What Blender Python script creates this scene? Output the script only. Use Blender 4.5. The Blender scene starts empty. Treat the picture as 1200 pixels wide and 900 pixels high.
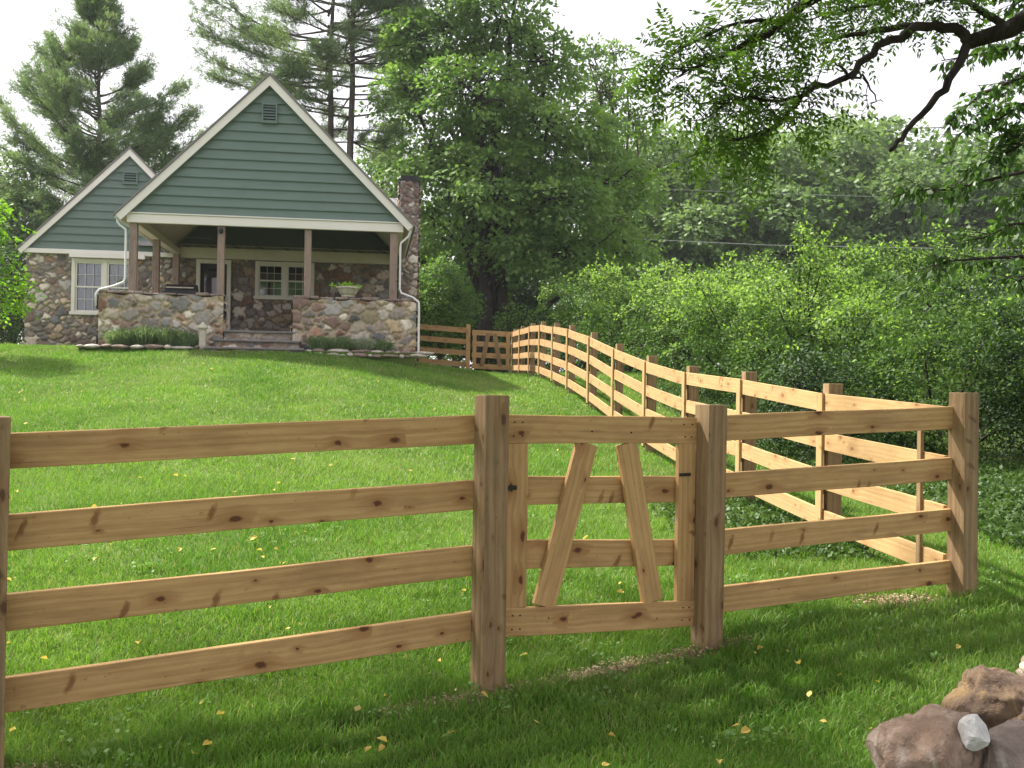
import bpy, bmesh, math, random
import numpy as np
from mathutils import Vector, Matrix, Euler
R = math.radians
random.seed(7); RNG = np.random.default_rng(11)
S = bpy.context.scene
COL = S.collection

# ------------------------------------------------------------------ camera model
PITCH, ROLL, FPX, CAMZ = 0.010, 0.016, 1200.0, 1.6
def at(x, y, Z):
    """world point seen at photo pixel (x,y) when it lies Z metres ahead"""
    dx, dy = x-600.0, y-450.0
    ux = dx + ROLL*dy; uy = dy - ROLL*dx
    return np.array([ux*Z/FPX, Z, CAMZ + Z*(PITCH - uy/FPX)])
cam_d = bpy.data.cameras.new('camera'); cam = bpy.data.objects.new('camera', cam_d); COL.objects.link(cam)
cam.location = (0, 0, CAMZ)
cam.rotation_euler = (Matrix.Rotation(math.pi/2+PITCH, 3, 'X') @ Matrix.Rotation(ROLL, 3, 'Z')).to_euler()
cam_d.sensor_width = 36; cam_d.lens = 36.0*FPX/1200; cam_d.clip_end = 2000; cam_d.clip_start = .05
S.camera = cam

# ------------------------------------------------------------------ mesh helpers
def sm(t): t = np.clip(t, 0, 1); return t*t*(3-2*t)
def prop(o, label=None, cat=None, group=None, kind=None):
    if label: o['label'] = label
    if cat: o['category'] = cat
    if group: o['group'] = group
    if kind: o['kind'] = kind
    return o
ORIG = {}
def thing(name, label, cat, loc, group=None, rz=0):
    o = bpy.data.objects.new(name, None); COL.objects.link(o); o.location = tuple(loc); o.rotation_euler = (0,0,rz)
    o.empty_display_size = .2
    ORIG[o.name] = np.array(loc, float)
    return prop(o, label, cat, group)
class MB:
    def __init__(s): s.v=[]; s.f=[]; s.uv=[]; s.mi=[]; s.n=0
    def add(s, vs, fs, uvs=None, mi=0):
        vs = [tuple(map(float, p)) for p in vs]
        b = s.n; s.v += vs; s.n += len(vs)
        for k, f in enumerate(fs):
            s.f.append(tuple(b+i for i in f)); s.mi.append(mi)
            s.uv.append(uvs[k] if uvs else [(vs[i][0]+vs[i][1]*.37, vs[i][2]+vs[i][1]*.21) for i in f])
        return s
    def box(s, c, e, ax=None, mi=0):
        """c centre, e full sizes, ax 3 axes"""
        c = np.array(c, float); ax = np.eye(3) if ax is None else np.array(ax, float)
        h = np.array(e, float)/2
        vs = [c + ax[0]*h[0]*a + ax[1]*h[1]*b + ax[2]*h[2]*d for d in (-1,1) for b in (-1,1) for a in (-1,1)]
        fs = [(0,2,3,1),(4,5,7,6),(0,1,5,4),(2,6,7,3),(0,4,6,2),(1,3,7,5)]
        return s.add(vs, fs, mi=mi)
    def beam(s, p0, p1, w, t, up=(0,0,1), n=1, wob=0.0, side=None, mi=0, seed=None):
        """board from p0 to p1 (centre line), w = size along up, t = size across; uv: u metres along, v metres across"""
        p0=np.array(p0,float); p1=np.array(p1,float); d=p1-p0; L=np.linalg.norm(d); d/=L
        up=np.array(up,float); sd=np.cross(d,up) if side is None else np.array(side,float)
        sd/=np.linalg.norm(sd); u2=np.cross(sd,d); u2/=np.linalg.norm(u2)
        rr=random.Random(seed) if seed is not None else random
        vs=[]; 
        ph=[rr.uniform(0,6.28) for _ in range(4)]
        for i in range(n+1):
            a=i/n; q=p0+d*L*a
            oz=wob*(math.sin(ph[0]+a*4.1)+.5*math.sin(ph[1]+a*9)); oy=wob*(math.sin(ph[2]+a*3.7))
            hw=w/2*(1+ (wob/w*2 if w else 0)*.5*math.sin(ph[3]+a*7))
            c=q+u2*oz+sd*oy
            vs += [c-u2*hw-sd*t/2, c+u2*hw-sd*t/2, c+u2*hw+sd*t/2, c-u2*hw+sd*t/2]
        fs=[]; uvs=[]
        vv=[0,w,w+t,w+t+w,2*w+2*t]
        off=rr.uniform(0,9)
        for i in range(n):
            u0=L*i/n; u1=L*(i+1)/n; b=i*4
            for k in range(4):
                k2=(k+1)%4
                fs.append((b+k,b+k2,b+4+k2,b+4+k)); uvs.append([(u0,off+vv[k]),(u0,off+vv[k+1]),(u1,off+vv[k+1]),(u1,off+vv[k])])
        e=n*4
        fs.append((3,2,1,0)); uvs.append([(0,0),(.05*t,0),(.05*t,w),(0,w)])
        fs.append((e,e+1,e+2,e+3)); uvs.append([(0,0),(.05*t,0),(.05*t,w),(0,w)])
        return s.add(vs, fs, uvs, mi)
    def tube(s, pts, rads, n=8, cap=True, mi=0):
        pts=[np.array(p,float) for p in pts]
        if not hasattr(rads,'__len__'): rads=[rads]*len(pts)
        T=[]
        for i in range(len(pts)):
            a=pts[max(i-1,0)]; b=pts[min(i+1,len(pts)-1)]; t=b-a; T.append(t/(np.linalg.norm(t)+1e-9))
        ref=np.array([0,0,1.]) if abs(T[0][2])<.9 else np.array([1.,0,0])
        x=np.cross(T[0],ref); x/=np.linalg.norm(x)
        vs=[]; uvr=[]; L=0
        for i,p in enumerate(pts):
            x=x-T[i]*np.dot(x,T[i]); x/=np.linalg.norm(x)+1e-9; y=np.cross(T[i],x)
            if i: L+=np.linalg.norm(pts[i]-pts[i-1])
            for k in range(n):
                a=2*math.pi*k/n; vs.append(p+rads[i]*(math.cos(a)*x+math.sin(a)*y)); uvr.append((L,k/n))
        fs=[]
        for i in range(len(pts)-1):
            for k in range(n):
                k2=(k+1)%n; fs.append((i*n+k,i*n+k2,(i+1)*n+k2,(i+1)*n+k))
        if cap: fs.append(tuple(range(n-1,-1,-1))); fs.append(tuple((len(pts)-1)*n+k for k in range(n)))
        return s.add(vs, fs, [[uvr[i] for i in f] for f in fs], mi)
    def lathe(s, c, prof, n=20, ax=None, mi=0):
        c=np.array(c,float); vs=[]; fs=[]
        for r,z in prof:
            for k in range(n):
                a=2*math.pi*k/n; vs.append(c+np.array([r*math.cos(a),r*math.sin(a),z]))
        for i in range(len(prof)-1):
            for k in range(n):
                k2=(k+1)%n; fs.append((i*n+k,i*n+k2,(i+1)*n+k2,(i+1)*n+k))
        fs.append(tuple(range(n-1,-1,-1))); fs.append(tuple((len(prof)-1)*n+k for k in range(n)))
        return s.add(vs, fs, mi=mi)
    def build(s, name, mats, parent=None, org=None, smooth=False, bevel=0):
        o0 = ORIG[parent.name] if parent is not None else (np.zeros(3) if org is None else np.array(org,float))
        me = bpy.data.meshes.new(name)
        me.from_pydata([tuple(np.array(p)-o0) for p in s.v], [], s.f)
        ul = me.uv_layers.new(name='UVMap')
        ul.data.foreach_set('uv', [c for f in s.uv for q in f for c in q])
        if not isinstance(mats,(list,tuple)): mats=[mats]
        for m in mats: me.materials.append(m)
        me.polygons.foreach_set('material_index', s.mi)
        if smooth: me.polygons.foreach_set('use_smooth', [True]*len(s.f))
        me.update()
        o = bpy.data.objects.new(name, me); COL.objects.link(o)
        if parent is not None: o.parent = parent
        else: o.location = tuple(o0)
        ORIG[o.name] = o0
        if bevel:
            m = o.modifiers.new('bevel','BEVEL'); m.width=bevel; m.segments=1; m.limit_method='ANGLE'; m.angle_limit=R(40)
        return o
def npmesh(name, V, polys_n, idx, mats, parent=None, org=None, mi=None, attrs=None, smooth=False):
    """V (n,3) world, idx flat vertex indices, polys_n verts per polygon (int or array)"""
    o0 = ORIG[parent.name] if parent is not None else (np.zeros(3) if org is None else np.array(org,float))
    V = np.asarray(V, np.float32) - o0.astype(np.float32); idx = np.asarray(idx, np.int32).ravel()
    if np.isscalar(polys_n): tot = np.full(len(idx)//polys_n, polys_n, np.int32)
    else: tot = np.asarray(polys_n, np.int32)
    st = np.concatenate([[0], np.cumsum(tot)[:-1]]).astype(np.int32)
    me = bpy.data.meshes.new(name)
    me.vertices.add(len(V)); me.vertices.foreach_set('co', V.ravel())
    me.loops.add(len(idx)); me.loops.foreach_set('vertex_index', idx)
    me.polygons.add(len(tot)); me.polygons.foreach_set('loop_start', st); me.polygons.foreach_set('loop_total', tot)
    if not isinstance(mats,(list,tuple)): mats=[mats]
    for m in mats: me.materials.append(m)
    if mi is not None: me.polygons.foreach_set('material_index', np.asarray(mi,np.int32))
    if smooth: me.polygons.foreach_set('use_smooth', np.ones(len(tot),bool))
    me.update(calc_edges=True)
    if attrs:
        for k,a in attrs.items():
            at_ = me.attributes.new(k,'FLOAT_COLOR','POINT'); at_.data.foreach_set('color', np.asarray(a,np.float32).ravel())
    o = bpy.data.objects.new(name, me); COL.objects.link(o)
    if parent is not None: o.parent = parent
    else: o.location = tuple(o0)
    ORIG[o.name] = o0
    return o

# ------------------------------------------------------------------ node helpers
class NT:
    def __init__(s, name):
        s.m = bpy.data.materials.new(name); s.m.use_nodes=True; s.t=s.m.node_tree; s.t.nodes.clear()
        s.out=s.n('ShaderNodeOutputMaterial')
    def n(s, typ, **k):
        nd=s.t.nodes.new(typ)
        for a,b in k.items(): setattr(nd,a,b)
        return nd
    def l(s,a,b): s.t.links.new(a,b)
    def val(s, sock, v):
        if isinstance(v,(int,float)): sock.default_value=v
        elif isinstance(v,(tuple,list)): sock.default_value=tuple(v)+((1,) if len(v)==3 and sock.type=='RGBA' else ())
        else: s.l(v,sock)
    def math(s, op, a, b=0.0, c=None, clamp=False):
        nd=s.n('ShaderNodeMath',operation=op,use_clamp=clamp); s.val(nd.inputs[0],a); s.val(nd.inputs[1],b)
        if c is not None: s.val(nd.inputs[2],c)
        return nd.outputs[0]
    def mapr(s, v, a, b, c=0, d=1, smooth=True):
        nd=s.n('ShaderNodeMapRange'); nd.interpolation_type='SMOOTHSTEP' if smooth else 'LINEAR'
        s.val(nd.inputs[0],v)
        for i,x in zip((1,2,3,4),(a,b,c,d)): nd.inputs[i].default_value=x
        return nd.outputs[0]
    def mix(s, f, a, b, blend='MIX'):
        nd=s.n('ShaderNodeMix',data_type='RGBA',blend_type=blend); s.val(nd.inputs[0],f); s.val(nd.inputs[6],a); s.val(nd.inputs[7],b); return nd.outputs[2]
    def noise(s, vec, scale, detail=3, rough=.5, dist=0, dim='3D'):
        nd=s.n('ShaderNodeTexNoise',noise_dimensions=dim)
        if vec is not None: s.l(vec,nd.inputs['Vector'])
        nd.inputs['Scale'].default_value=scale; nd.inputs['Detail'].default_value=detail; nd.inputs['Roughness'].default_value=rough; nd.inputs['Distortion'].default_value=dist
        return nd
    def ramp(s, f, stops):
        nd=s.n('ShaderNodeValToRGB'); s.l(f,nd.inputs[0]); e=nd.color_ramp.elements
        while len(e)<len(stops): e.new(.5)
        for i,(p,c) in enumerate(stops): e[i].position=p; e[i].color=(*c,1)
        return nd.outputs[0]
    def comb(s,x,y,z=0.0):
        nd=s.n('ShaderNodeCombineXYZ'); s.val(nd.inputs[0],x); s.val(nd.inputs[1],y); s.val(nd.inputs[2],z); return nd.outputs[0]
    def sep(s,v):
        nd=s.n('ShaderNodeSeparateXYZ'); s.l(v,nd.inputs[0]); return nd.outputs
    def pos(s): return s.n('ShaderNodeNewGeometry').outputs['Position']
    def obj(s): return s.n('ShaderNodeTexCoord').outputs['Object']
    def bump(s, h, strength=.3, dist=.01):
        nd=s.n('ShaderNodeBump'); s.l(h,nd.inputs['Height']); nd.inputs['Strength'].default_value=strength; nd.inputs['Distance'].default_value=dist; return nd.outputs[0]
    def bsdf(s, col, rough=.7, spec=.3, normal=None, metal=0):
        b=s.n('ShaderNodeBsdfPrincipled'); s.val(b.inputs['Base Color'],col); s.val(b.inputs['Roughness'],rough)
        b.inputs['Specular IOR Level'].default_value=spec; b.inputs['Metallic'].default_value=metal
        if normal is not None: s.l(normal,b.inputs['Normal'])
        s.l(b.outputs[0],s.out.inputs[0]); return b
def lerp3(a,b,t): return tuple(a[i]*(1-t)+b[i]*t for i in range(3))

def mat_paint(name, col, rough=.5, var=.12, scale=3.0, spec=.3, dirt=.15):
    n=NT(name); p=n.obj(); a=n.noise(p,scale,5,.6); b=n.noise(p,scale*9,3,.6)
    f=n.mapr(a.outputs[0],.3,.75); dk=tuple(c*(1-dirt*2) for c in col)
    c=n.mix(n.math('MULTIPLY',f,var*4,clamp=True),col,dk)
    n.bsdf(c,rough,spec,n.bump(b.outputs[0],.15,.004)); return n.m
def mat_wood(name, light, dark, knot=(.07,.03,.015), rough=.75, knots=1.0, grain=42, stain=(.2,.13,.08), stainamt=.35):
    n=NT(name); uv=n.n('ShaderNodeUVMap').outputs[0]; u,v,_=n.sep(uv)
    rnd=n.n('ShaderNodeObjectInfo').outputs['Random']; isl=n.n('ShaderNodeNewGeometry').outputs['Random Per Island']
    ro=n.math('ADD',n.math('MULTIPLY',rnd,37.0),n.math('MULTIPLY',isl,53.0))
    u2=n.math('ADD',u,ro); v2=n.math('ADD',v,n.math('MULTIPLY',ro,1.7))
    # wobble of the coordinates for organic knots
    wob=n.noise(n.comb(n.math('MULTIPLY',u2,6.0),n.math('MULTIPLY',v2,14.0)),1,2)
    wb=n.math('MULTIPLY',n.math('SUBTRACT',wob.outputs[0],.5),.03)
    kv=n.n('ShaderNodeTexVoronoi',voronoi_dimensions='2D'); n.l(n.comb(n.math('MULTIPLY',n.math('ADD',u2,wb),4.2),n.math('MULTIPLY',n.math('ADD',v2,wb),8.0)),kv.inputs['Vector']); kv.inputs['Scale'].default_value=1
    kn=n.noise(n.comb(n.math('MULTIPLY',u2,38.0),n.math('MULTIPLY',v2,30.0)),1,3,.6); kd=n.math('ADD',kv.outputs['Distance'],n.math('MULTIPLY',n.math('SUBTRACT',kn.outputs[0],.5),.11)); kc=n.sep(kv.outputs['Color'])[0]
    keep=n.mapr(kc,.5,.54); size=n.mapr(kc,.5,1.0,.35,1.35)
    kdd=n.math('DIVIDE',kd,size)
    km=n.math('MULTIPLY',n.mapr(kdd,.12,.05,0,1),n.math('MULTIPLY',keep,knots),clamp=True)
    halo=n.math('MULTIPLY',n.mapr(kdd,.5,.06,0,1),n.math('MULTIPLY',keep,knots),clamp=True)
    warp=n.noise(n.comb(n.math('MULTIPLY',u2,1.1),n.math('MULTIPLY',v2,4.0)),1,2)
    vv=n.math('ADD',v2,n.math('ADD',n.math('MULTIPLY',warp.outputs[0],.05),n.math('MULTIPLY',halo,.022)))
    g=n.noise(n.comb(n.math('MULTIPLY',u2,1.0),n.math('MULTIPLY',vv,float(grain)*1.6)),1,5,.65)
    ring=n.math('SINE',n.math('MULTIPLY',vv,float(grain)*4.0))
    g2=n.noise(n.comb(n.math('MULTIPLY',u2,7.0),n.math('MULTIPLY',v2,26.0)),1,4,.7)
    gf=n.math('ADD',n.math('ADD',n.math('MULTIPLY',g.outputs[0],.6),n.math('MULTIPLY',g2.outputs[0],.3)),n.math('MULTIPLY',ring,.045))
    col=n.mix(n.mapr(gf,.3,.62),light,dark)
    big=n.noise(n.comb(n.math('MULTIPLY',u2,1.7),n.math('MULTIPLY',v2,9.0)),1,4,.6)
    col=n.mix(n.math('MULTIPLY',n.mapr(big.outputs[0],.45,.75),stainamt),col,stain)
    # each board its own tone
    tone=n.mapr(isl,0,1,.86,1.12,False)
    tc=n.comb(tone,tone,tone); col=n.mix(1.0,col,tc,'MULTIPLY')
    col=n.mix(n.math('MULTIPLY',halo,.6),col,tuple(c*.55 for c in (light[0],light[1]*.72,light[2]*.6)))
    sv_=n.n('ShaderNodeTexVoronoi',voronoi_dimensions='2D'); n.l(n.comb(n.math('MULTIPLY',n.math('ADD',n.math('ADD',u2,wb),n.math('MULTIPLY',v2,.4)),8.5),n.math('MULTIPLY',v2,3.6)),sv_.inputs['Vector']); sv_.inputs['Scale'].default_value=1
    sk_=n.math('ADD',sv_.outputs['Distance'],n.math('MULTIPLY',n.math('SUBTRACT',kn.outputs[0],.5),.22)); skc=n.sep(sv_.outputs['Color'])[1]
    smk=n.math('MULTIPLY',n.mapr(sk_,.2,.06,0,1),n.mapr(skc,.80,.84),clamp=True)
    col=n.mix(n.math('MULTIPLY',smk,.8*knots),col,(light[0]*.36,light[1]*.24,light[2]*.2))
    fk=n.noise(n.comb(n.math('MULTIPLY',u2,22.0),n.math('MULTIPLY',v2,30.0)),1,3,.7)
    col=n.mix(n.math('MULTIPLY',n.mapr(fk.outputs[0],.62,.74),.6),col,tuple(c*.4 for c in dark))
    cr=n.noise(n.comb(n.math('MULTIPLY',u2,1.6),n.math('MULTIPLY',v2,130.0)),1,2,.5)
    crk=n.mapr(cr.outputs[0],.69,.74)
    col=n.mix(n.math('MULTIPLY',crk,.55),col,tuple(c*.35 for c in dark))
    col=n.mix(km,col,knot)
    h=n.math('SUBTRACT',n.math('MULTIPLY',g.outputs[0],.6),n.math('ADD',crk,n.math('MULTIPLY',km,.5)))
    n.bsdf(col,rough,.2,n.bump(h,.5,.003)); return n.m
def mat_leaf(name, a, b, trans=.35, scale=.6, rough=.55, c=None, spec=.25, transc=1.6):
    n=NT(name); g=n.n('ShaderNodeNewGeometry'); isl=g.outputs['Random Per Island']
    ns=n.noise(g.outputs['Position'],scale,3,.6)
    f=n.math('ADD',n.math('MULTIPLY',isl,.55),n.mapr(ns.outputs[0],.35,.65,0,.5),clamp=True)
    col=n.mix(f,a,b)
    if c is not None: col=n.mix(n.mapr(isl,.93,.97),col,c)
    bs=n.n('ShaderNodeBsdfPrincipled'); n.l(col,bs.inputs['Base Color']); bs.inputs['Roughness'].default_value=rough; bs.inputs['Specular IOR Level'].default_value=spec
    tr=n.n('ShaderNodeBsdfTranslucent'); n.l(n.mix(1.0,col,(transc,transc*1.05,transc*.55),'MULTIPLY'),tr.inputs[0])
    mx=n.n('ShaderNodeMixShader'); mx.inputs[0].default_value=trans; n.l(bs.outputs[0],mx.inputs[1]); n.l(tr.outputs[0],mx.inputs[2])
    n.l(mx.outputs[0],n.out.inputs[0]); return n.m
def mat_bark(name, a, b, scale=6):
    n=NT(name); p=n.obj(); mp=n.n('ShaderNodeMapping'); mp.inputs['Scale'].default_value=(1,1,.25); n.l(p,mp.inputs[0])
    ns=n.noise(mp.outputs[0],scale,6,.65,.6); n.bsdf(n.mix(n.mapr(ns.outputs[0],.35,.65),a,b),.9,.15,n.bump(ns.outputs[0],.9,.03)); return n.m
def mat_rock(name, a, b, c, scale=7):
    n=NT(name); p=n.obj(); ns=n.noise(p,scale,7,.62,.8); n2=n.noise(p,scale*.45,4,.6,1.5); n3=n.noise(p,scale*9,4,.7)
    col=n.mix(n.mapr(ns.outputs[0],.35,.68),a,b); col=n.mix(n.math('MULTIPLY',n.mapr(n2.outputs[0],.5,.66),.75),col,c)
    col=n.mix(n.math('MULTIPLY',n.mapr(n3.outputs[0],.5,.7),.3),col,tuple(x*.4 for x in a))
    h=n.math('ADD',n.math('MULTIPLY',ns.outputs[0],1.0),n.math('MULTIPLY',n3.outputs[0],.25))
    n.bsdf(col,.8,.25,n.bump(h,1.0,.035)); return n.m

M={}
M['board']=mat_wood('pine_board',(.47,.31,.15),(.38,.23,.10),knot=(.17,.08,.04),knots=.75)
M['board_front']=mat_wood('pine_board_front',(.53,.34,.155),(.385,.225,.092),knot=(.12,.05,.024),stain=(.22,.12,.06),stainamt=.5)
M['post']=mat_wood('post_wood',(.32,.215,.115),(.19,.122,.065),knot=(.07,.035,.02),knots=.8,grain=30,stain=(.15,.125,.075),stainamt=.5)
M['porch_post']=mat_wood('porch_post_wood',(.28,.21,.175),(.18,.13,.11),knots=.4,stain=(.3,.24,.2))
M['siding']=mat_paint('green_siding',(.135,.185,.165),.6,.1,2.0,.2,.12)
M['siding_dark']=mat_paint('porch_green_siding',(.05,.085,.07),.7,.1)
M['cream']=mat_paint('cream_trim',(.71,.67,.63),.5,.06,2.0,.3,.1)
M['soffit']=mat_paint('soffit_paint',(.62,.58,.50),.6,.1)
M['white']=mat_paint('white_metal_paint',(.66,.66,.65),.4,.06)
M['winframe']=mat_paint('window_frame_paint',(.66,.64,.57),.5,.05)
M['black']=mat_paint('black_metal',(.015,.015,.016),.4,.05)
M['rust']=mat_paint('dark_iron',(.03,.022,.018),.6,.2,20)
M['planter']=mat_paint('planter_stone',(.5,.46,.38),.8,.2,12)
M['slab']=mat_paint('bluestone',(.19,.18,.175),.75,.25,5)
M['floor']=mat_paint('porch_floor',(.16,.12,.10),.8,.2)
M['interior']=mat_paint('dark_interior',(.02,.02,.022),.8,.1)
M['curtain']=mat_paint('curtain_cloth',(.16,.17,.21),.9,.3,14)
n=NT('window_glass'); bs=n.bsdf((.02,.022,.028),.04,.9); M['glass']=n.m
n=NT('pane_glass'); gl=n.n('ShaderNodeBsdfGlossy'); gl.inputs[0].default_value=(1,1,1,1); gl.inputs['Roughness'].default_value=.03; tp=n.n('ShaderNodeBsdfTransparent'); tp.inputs[0].default_value=(.8,.83,.85,1)
fr=n.n('ShaderNodeFresnel'); fr.inputs[0].default_value=1.5; mx=n.n('ShaderNodeMixShader'); n.l(n.math('ADD',fr.outputs[0],.05),mx.inputs[0]); n.l(tp.outputs[0],mx.inputs[1]); n.l(gl.outputs[0],mx.inputs[2]); n.l(mx.outputs[0],n.out.inputs[0]); M['pane']=n.m
# shingles
n=NT('roof_shingle'); p=n.obj(); br=n.n('ShaderNodeTexBrick'); mp=n.n('ShaderNodeMapping'); mp.inputs['Rotation'].default_value=(R(45),0,0); n.l(p,mp.inputs[0]); n.l(mp.outputs[0],br.inputs[0])
br.inputs['Scale'].default_value=4; br.inputs['Color1'].default_value=(.22,.21,.21,1); br.inputs['Color2'].default_value=(.30,.29,.28,1); br.inputs['Mortar'].default_value=(.09,.09,.09,1); br.inputs['Mortar Size'].default_value=.02
ns=n.noise(p,30,3); n.bsdf(n.mix(.3,br.outputs[0],n.ramp(ns.outputs[0],[(.3,(.12,.12,.12)),(.7,(.35,.34,.33))])),.9,.2); M['roof']=n.m
M['roof_dark']=mat_paint('roof_edge',(.21,.19,.20),.8,.2)
# stone from vertex colour
n=NT('field_stone'); vc=n.n('ShaderNodeVertexColor',layer_name='stone'); p=n.obj(); ns=n.noise(p,14,5,.65); n2=n.noise(p,60,3,.6)
col=n.mix(n.mapr(ns.outputs[0],.3,.7),n.mix(1.0,vc.outputs[0],(.72,.70,.68),'MULTIPLY'),n.mix(1.0,vc.outputs[0],(1.18,1.16,1.12),'MULTIPLY'))
n.bsdf(col,.85,.2,n.bump(n2.outputs[0],.5,.01)); M['stone']=n.m
# foliage & plants
M['maple']=mat_leaf('maple_leaf',(.065,.135,.032),(.175,.275,.07),.38,.5)
M['maple2']=mat_leaf('second_tree_leaf',(.08,.14,.045),(.15,.23,.08),.35,.35)
M['lightmaple']=mat_leaf('bright_leaf',(.10,.22,.02),(.19,.34,.035),.45,1.2)
M['pine']=mat_leaf('pine_needle',(.10,.165,.08),(.19,.26,.13),.38,.5,transc=1.3)
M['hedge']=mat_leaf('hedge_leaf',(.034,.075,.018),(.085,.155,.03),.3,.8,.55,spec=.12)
M['hedge_young_lit']=mat_leaf('young_lit_hedge_leaf',(.125,.22,.045),(.22,.325,.08),.45,1.0,.5)
M['hedge_dark_shaded']=mat_leaf('dark_shaded_hedge_leaf',(.014,.034,.013),(.04,.075,.024),.2,.8,.55,spec=.15)  # canopy shade over the right-hand shrubs put into the leaf colour
M['far']=mat_leaf('far_leaf',(.085,.15,.05),(.16,.235,.09),.3,.12)
M['walnut']=mat_leaf('walnut_leaf',(.04,.085,.014),(.105,.19,.03),.42,1.5,.45)
M['droop']=mat_leaf('glossy_leaf',(.035,.08,.018),(.075,.15,.03),.35,1.2,.45,spec=.3)
M['ivy']=mat_leaf('ground_cover_leaf',(.035,.075,.02),(.08,.14,.035),.25,1.0,.5,spec=.25)
M['lavender']=mat_leaf('lavender_stalk',(.11,.17,.075),(.2,.27,.14),.3,4)
M['silver']=mat_leaf('silver_leaf',(.22,.27,.19),(.3,.33,.26),.3,4)
M['lime']=mat_leaf('lime_leaf',(.2,.38,.03),(.3,.5,.05),.4,4)
def dry(m):
    t=m.node_tree; L=t.links; mixn=[x for x in t.nodes if x.type=='BSDF_PRINCIPLED'][0]; src=mixn.inputs['Base Color'].links[0].from_socket
    g=t.nodes.new('ShaderNodeNewGeometry'); ns=t.nodes.new('ShaderNodeTexNoise'); ns.inputs['Scale'].default_value=.55; ns.inputs['Detail'].default_value=6; ns.inputs['Roughness'].default_value=.65; L.new(g.outputs['Position'],ns.inputs['Vector'])
    sp=t.nodes.new('ShaderNodeSeparateXYZ'); L.new(g.outputs['Position'],sp.inputs[0])
    a=t.nodes.new('ShaderNodeMapRange'); a.inputs[1].default_value=7; a.inputs[2].default_value=18; a.inputs[3].default_value=.3; a.inputs[4].default_value=1; L.new(sp.outputs[1],a.inputs[0])
    b=t.nodes.new('ShaderNodeMapRange'); b.inputs[1].default_value=.45; b.inputs[2].default_value=.64; b.inputs[4].default_value=.6; L.new(ns.outputs[0],b.inputs[0])
    c=t.nodes.new('ShaderNodeMath'); c.operation='MULTIPLY'; L.new(a.outputs[0],c.inputs[0]); L.new(b.outputs[0],c.inputs[1])
    mx=t.nodes.new('ShaderNodeMix'); mx.data_type='RGBA'; L.new(c.outputs[0],mx.inputs[0]); L.new(src,mx.inputs[6]); mx.inputs[7].default_value=(.34,.33,.15,1); L.new(mx.outputs[2],mixn.inputs['Base Color']); return m
M['grass']=mat_leaf('grass_blade',(.075,.18,.024),(.185,.33,.055),.35,.6,.5,c=(.36,.35,.15),transc=1.3)
dry(M['grass'])
M['bark']=mat_bark('tree_bark',(.06,.045,.035),(.13,.10,.08))
M['bark_dark']=mat_bark('dark_bark',(.022,.017,.015),(.05,.04,.035),10)
M['bark_pine']=mat_bark('pine_bark',(.07,.055,.05),(.12,.1,.09))
M['yellow']=mat_leaf('fallen_yellow',(.55,.33,.05),(.76,.62,.22),.3,8,c=(.35,.2,.06),transc=1.1)
M['chip']=mat_leaf('wood_chip',(.36,.25,.15),(.55,.43,.29),.0,3)
M['wire']=mat_paint('cable',(.25,.25,.26),.6)
M['rock1']=mat_rock('rock_brown',(.26,.175,.13),(.41,.295,.235),(.55,.46,.41))
M['rock2']=mat_rock('rock_dark',(.09,.06,.045),(.21,.14,.085),(.30,.20,.09))
M['rock3']=mat_rock('rock_grey',(.22,.17,.15),(.36,.29,.26),(.46,.41,.38))
M['rockw']=mat_rock('rock_white',(.60,.57,.57),(.76,.73,.73),(.42,.39,.42),4)
M['rockp']=mat_rock('rock_pale',(.45,.38,.26),(.6,.54,.42),(.5,.4,.25))
M['edge']=mat_rock('edge_stone',(.35,.31,.27),(.55,.5,.44),(.28,.2,.16),5)
M['edge2']=mat_rock('edge_stone_brown',(.16,.12,.10),(.28,.2,.17),(.35,.3,.27),5)
# ground
n=NT('lawn_ground'); p=n.pos(); a=n.noise(p,.5,5,.6); b=n.noise(p,9,4,.7)
c1=n.mix(n.mapr(a.outputs[0],.35,.65),(.06,.10,.02),(.10,.14,.035)); c2=n.mix(n.math('MULTIPLY',n.mapr(b.outputs[0],.5,.75),.5),c1,(.10,.085,.045))
vc=n.n('ShaderNodeVertexColor',layer_name='soil'); c3=n.mix(n.sep(vc.outputs[0])[0],c2,n.mix(n.mapr(b.outputs[0],.3,.7),(.17,.11,.07),(.34,.25,.16)))
n.bsdf(c3,.95,.1,n.bump(b.outputs[0],.6,.03)); M['ground']=n.m

# ------------------------------------------------------------------ terrain
def prof(pts):
    xs=np.linspace(-30,420,4501); ys=np.interp(xs,[p[0] for p in pts],[p[1] for p in pts])
    k=np.exp(-np.linspace(-2.5,2.5,21)**2); k/=k.sum(); ys=np.convolve(np.pad(ys,10,'edge'),k,'valid'); return lambda y: np.interp(y,xs,ys)
gRp=prof([(-30,-.2),(0,-.05),(4,0.0),(5,.09),(5.85,.19),(6.8,.30),(8.8,.36),(10.75,.49),(12.7,.6),(14.7,.8),(16.7,1.07),(18.7,1.37),(20.7,1.63),(22.7,1.81),(24.7,1.98),(26.7,2.08),(30.7,2.17),(60,2.4),(420,3)])
gLp=prof([(-30,-.2),(0,-.05),(3,0),(4.15,.05),(8,.40),(12,.92),(16,1.52),(19,2.02),(21.2,2.43),(26,2.55),(60,2.6),(420,3)])
def fenceX(Y): return 3.0-.1255*(np.clip(Y,3,30.7)-6.8)
def ground(X,Y):
    X=np.asarray(X,float); Y=np.asarray(Y,float); fx=fenceX(Y)
    t=sm((X+5)/(fx+5)); z=gLp(Y)*(1-t)+gRp(Y)*t
    z=z+np.clip(X-fx,0,8)*.045*np.clip((Y-4)/4,0,1)
    return z + .012*np.sin(X*1.7+Y*.6)*np.sin(Y*1.3)
def G(x,y): return float(ground(x,y))
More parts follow.
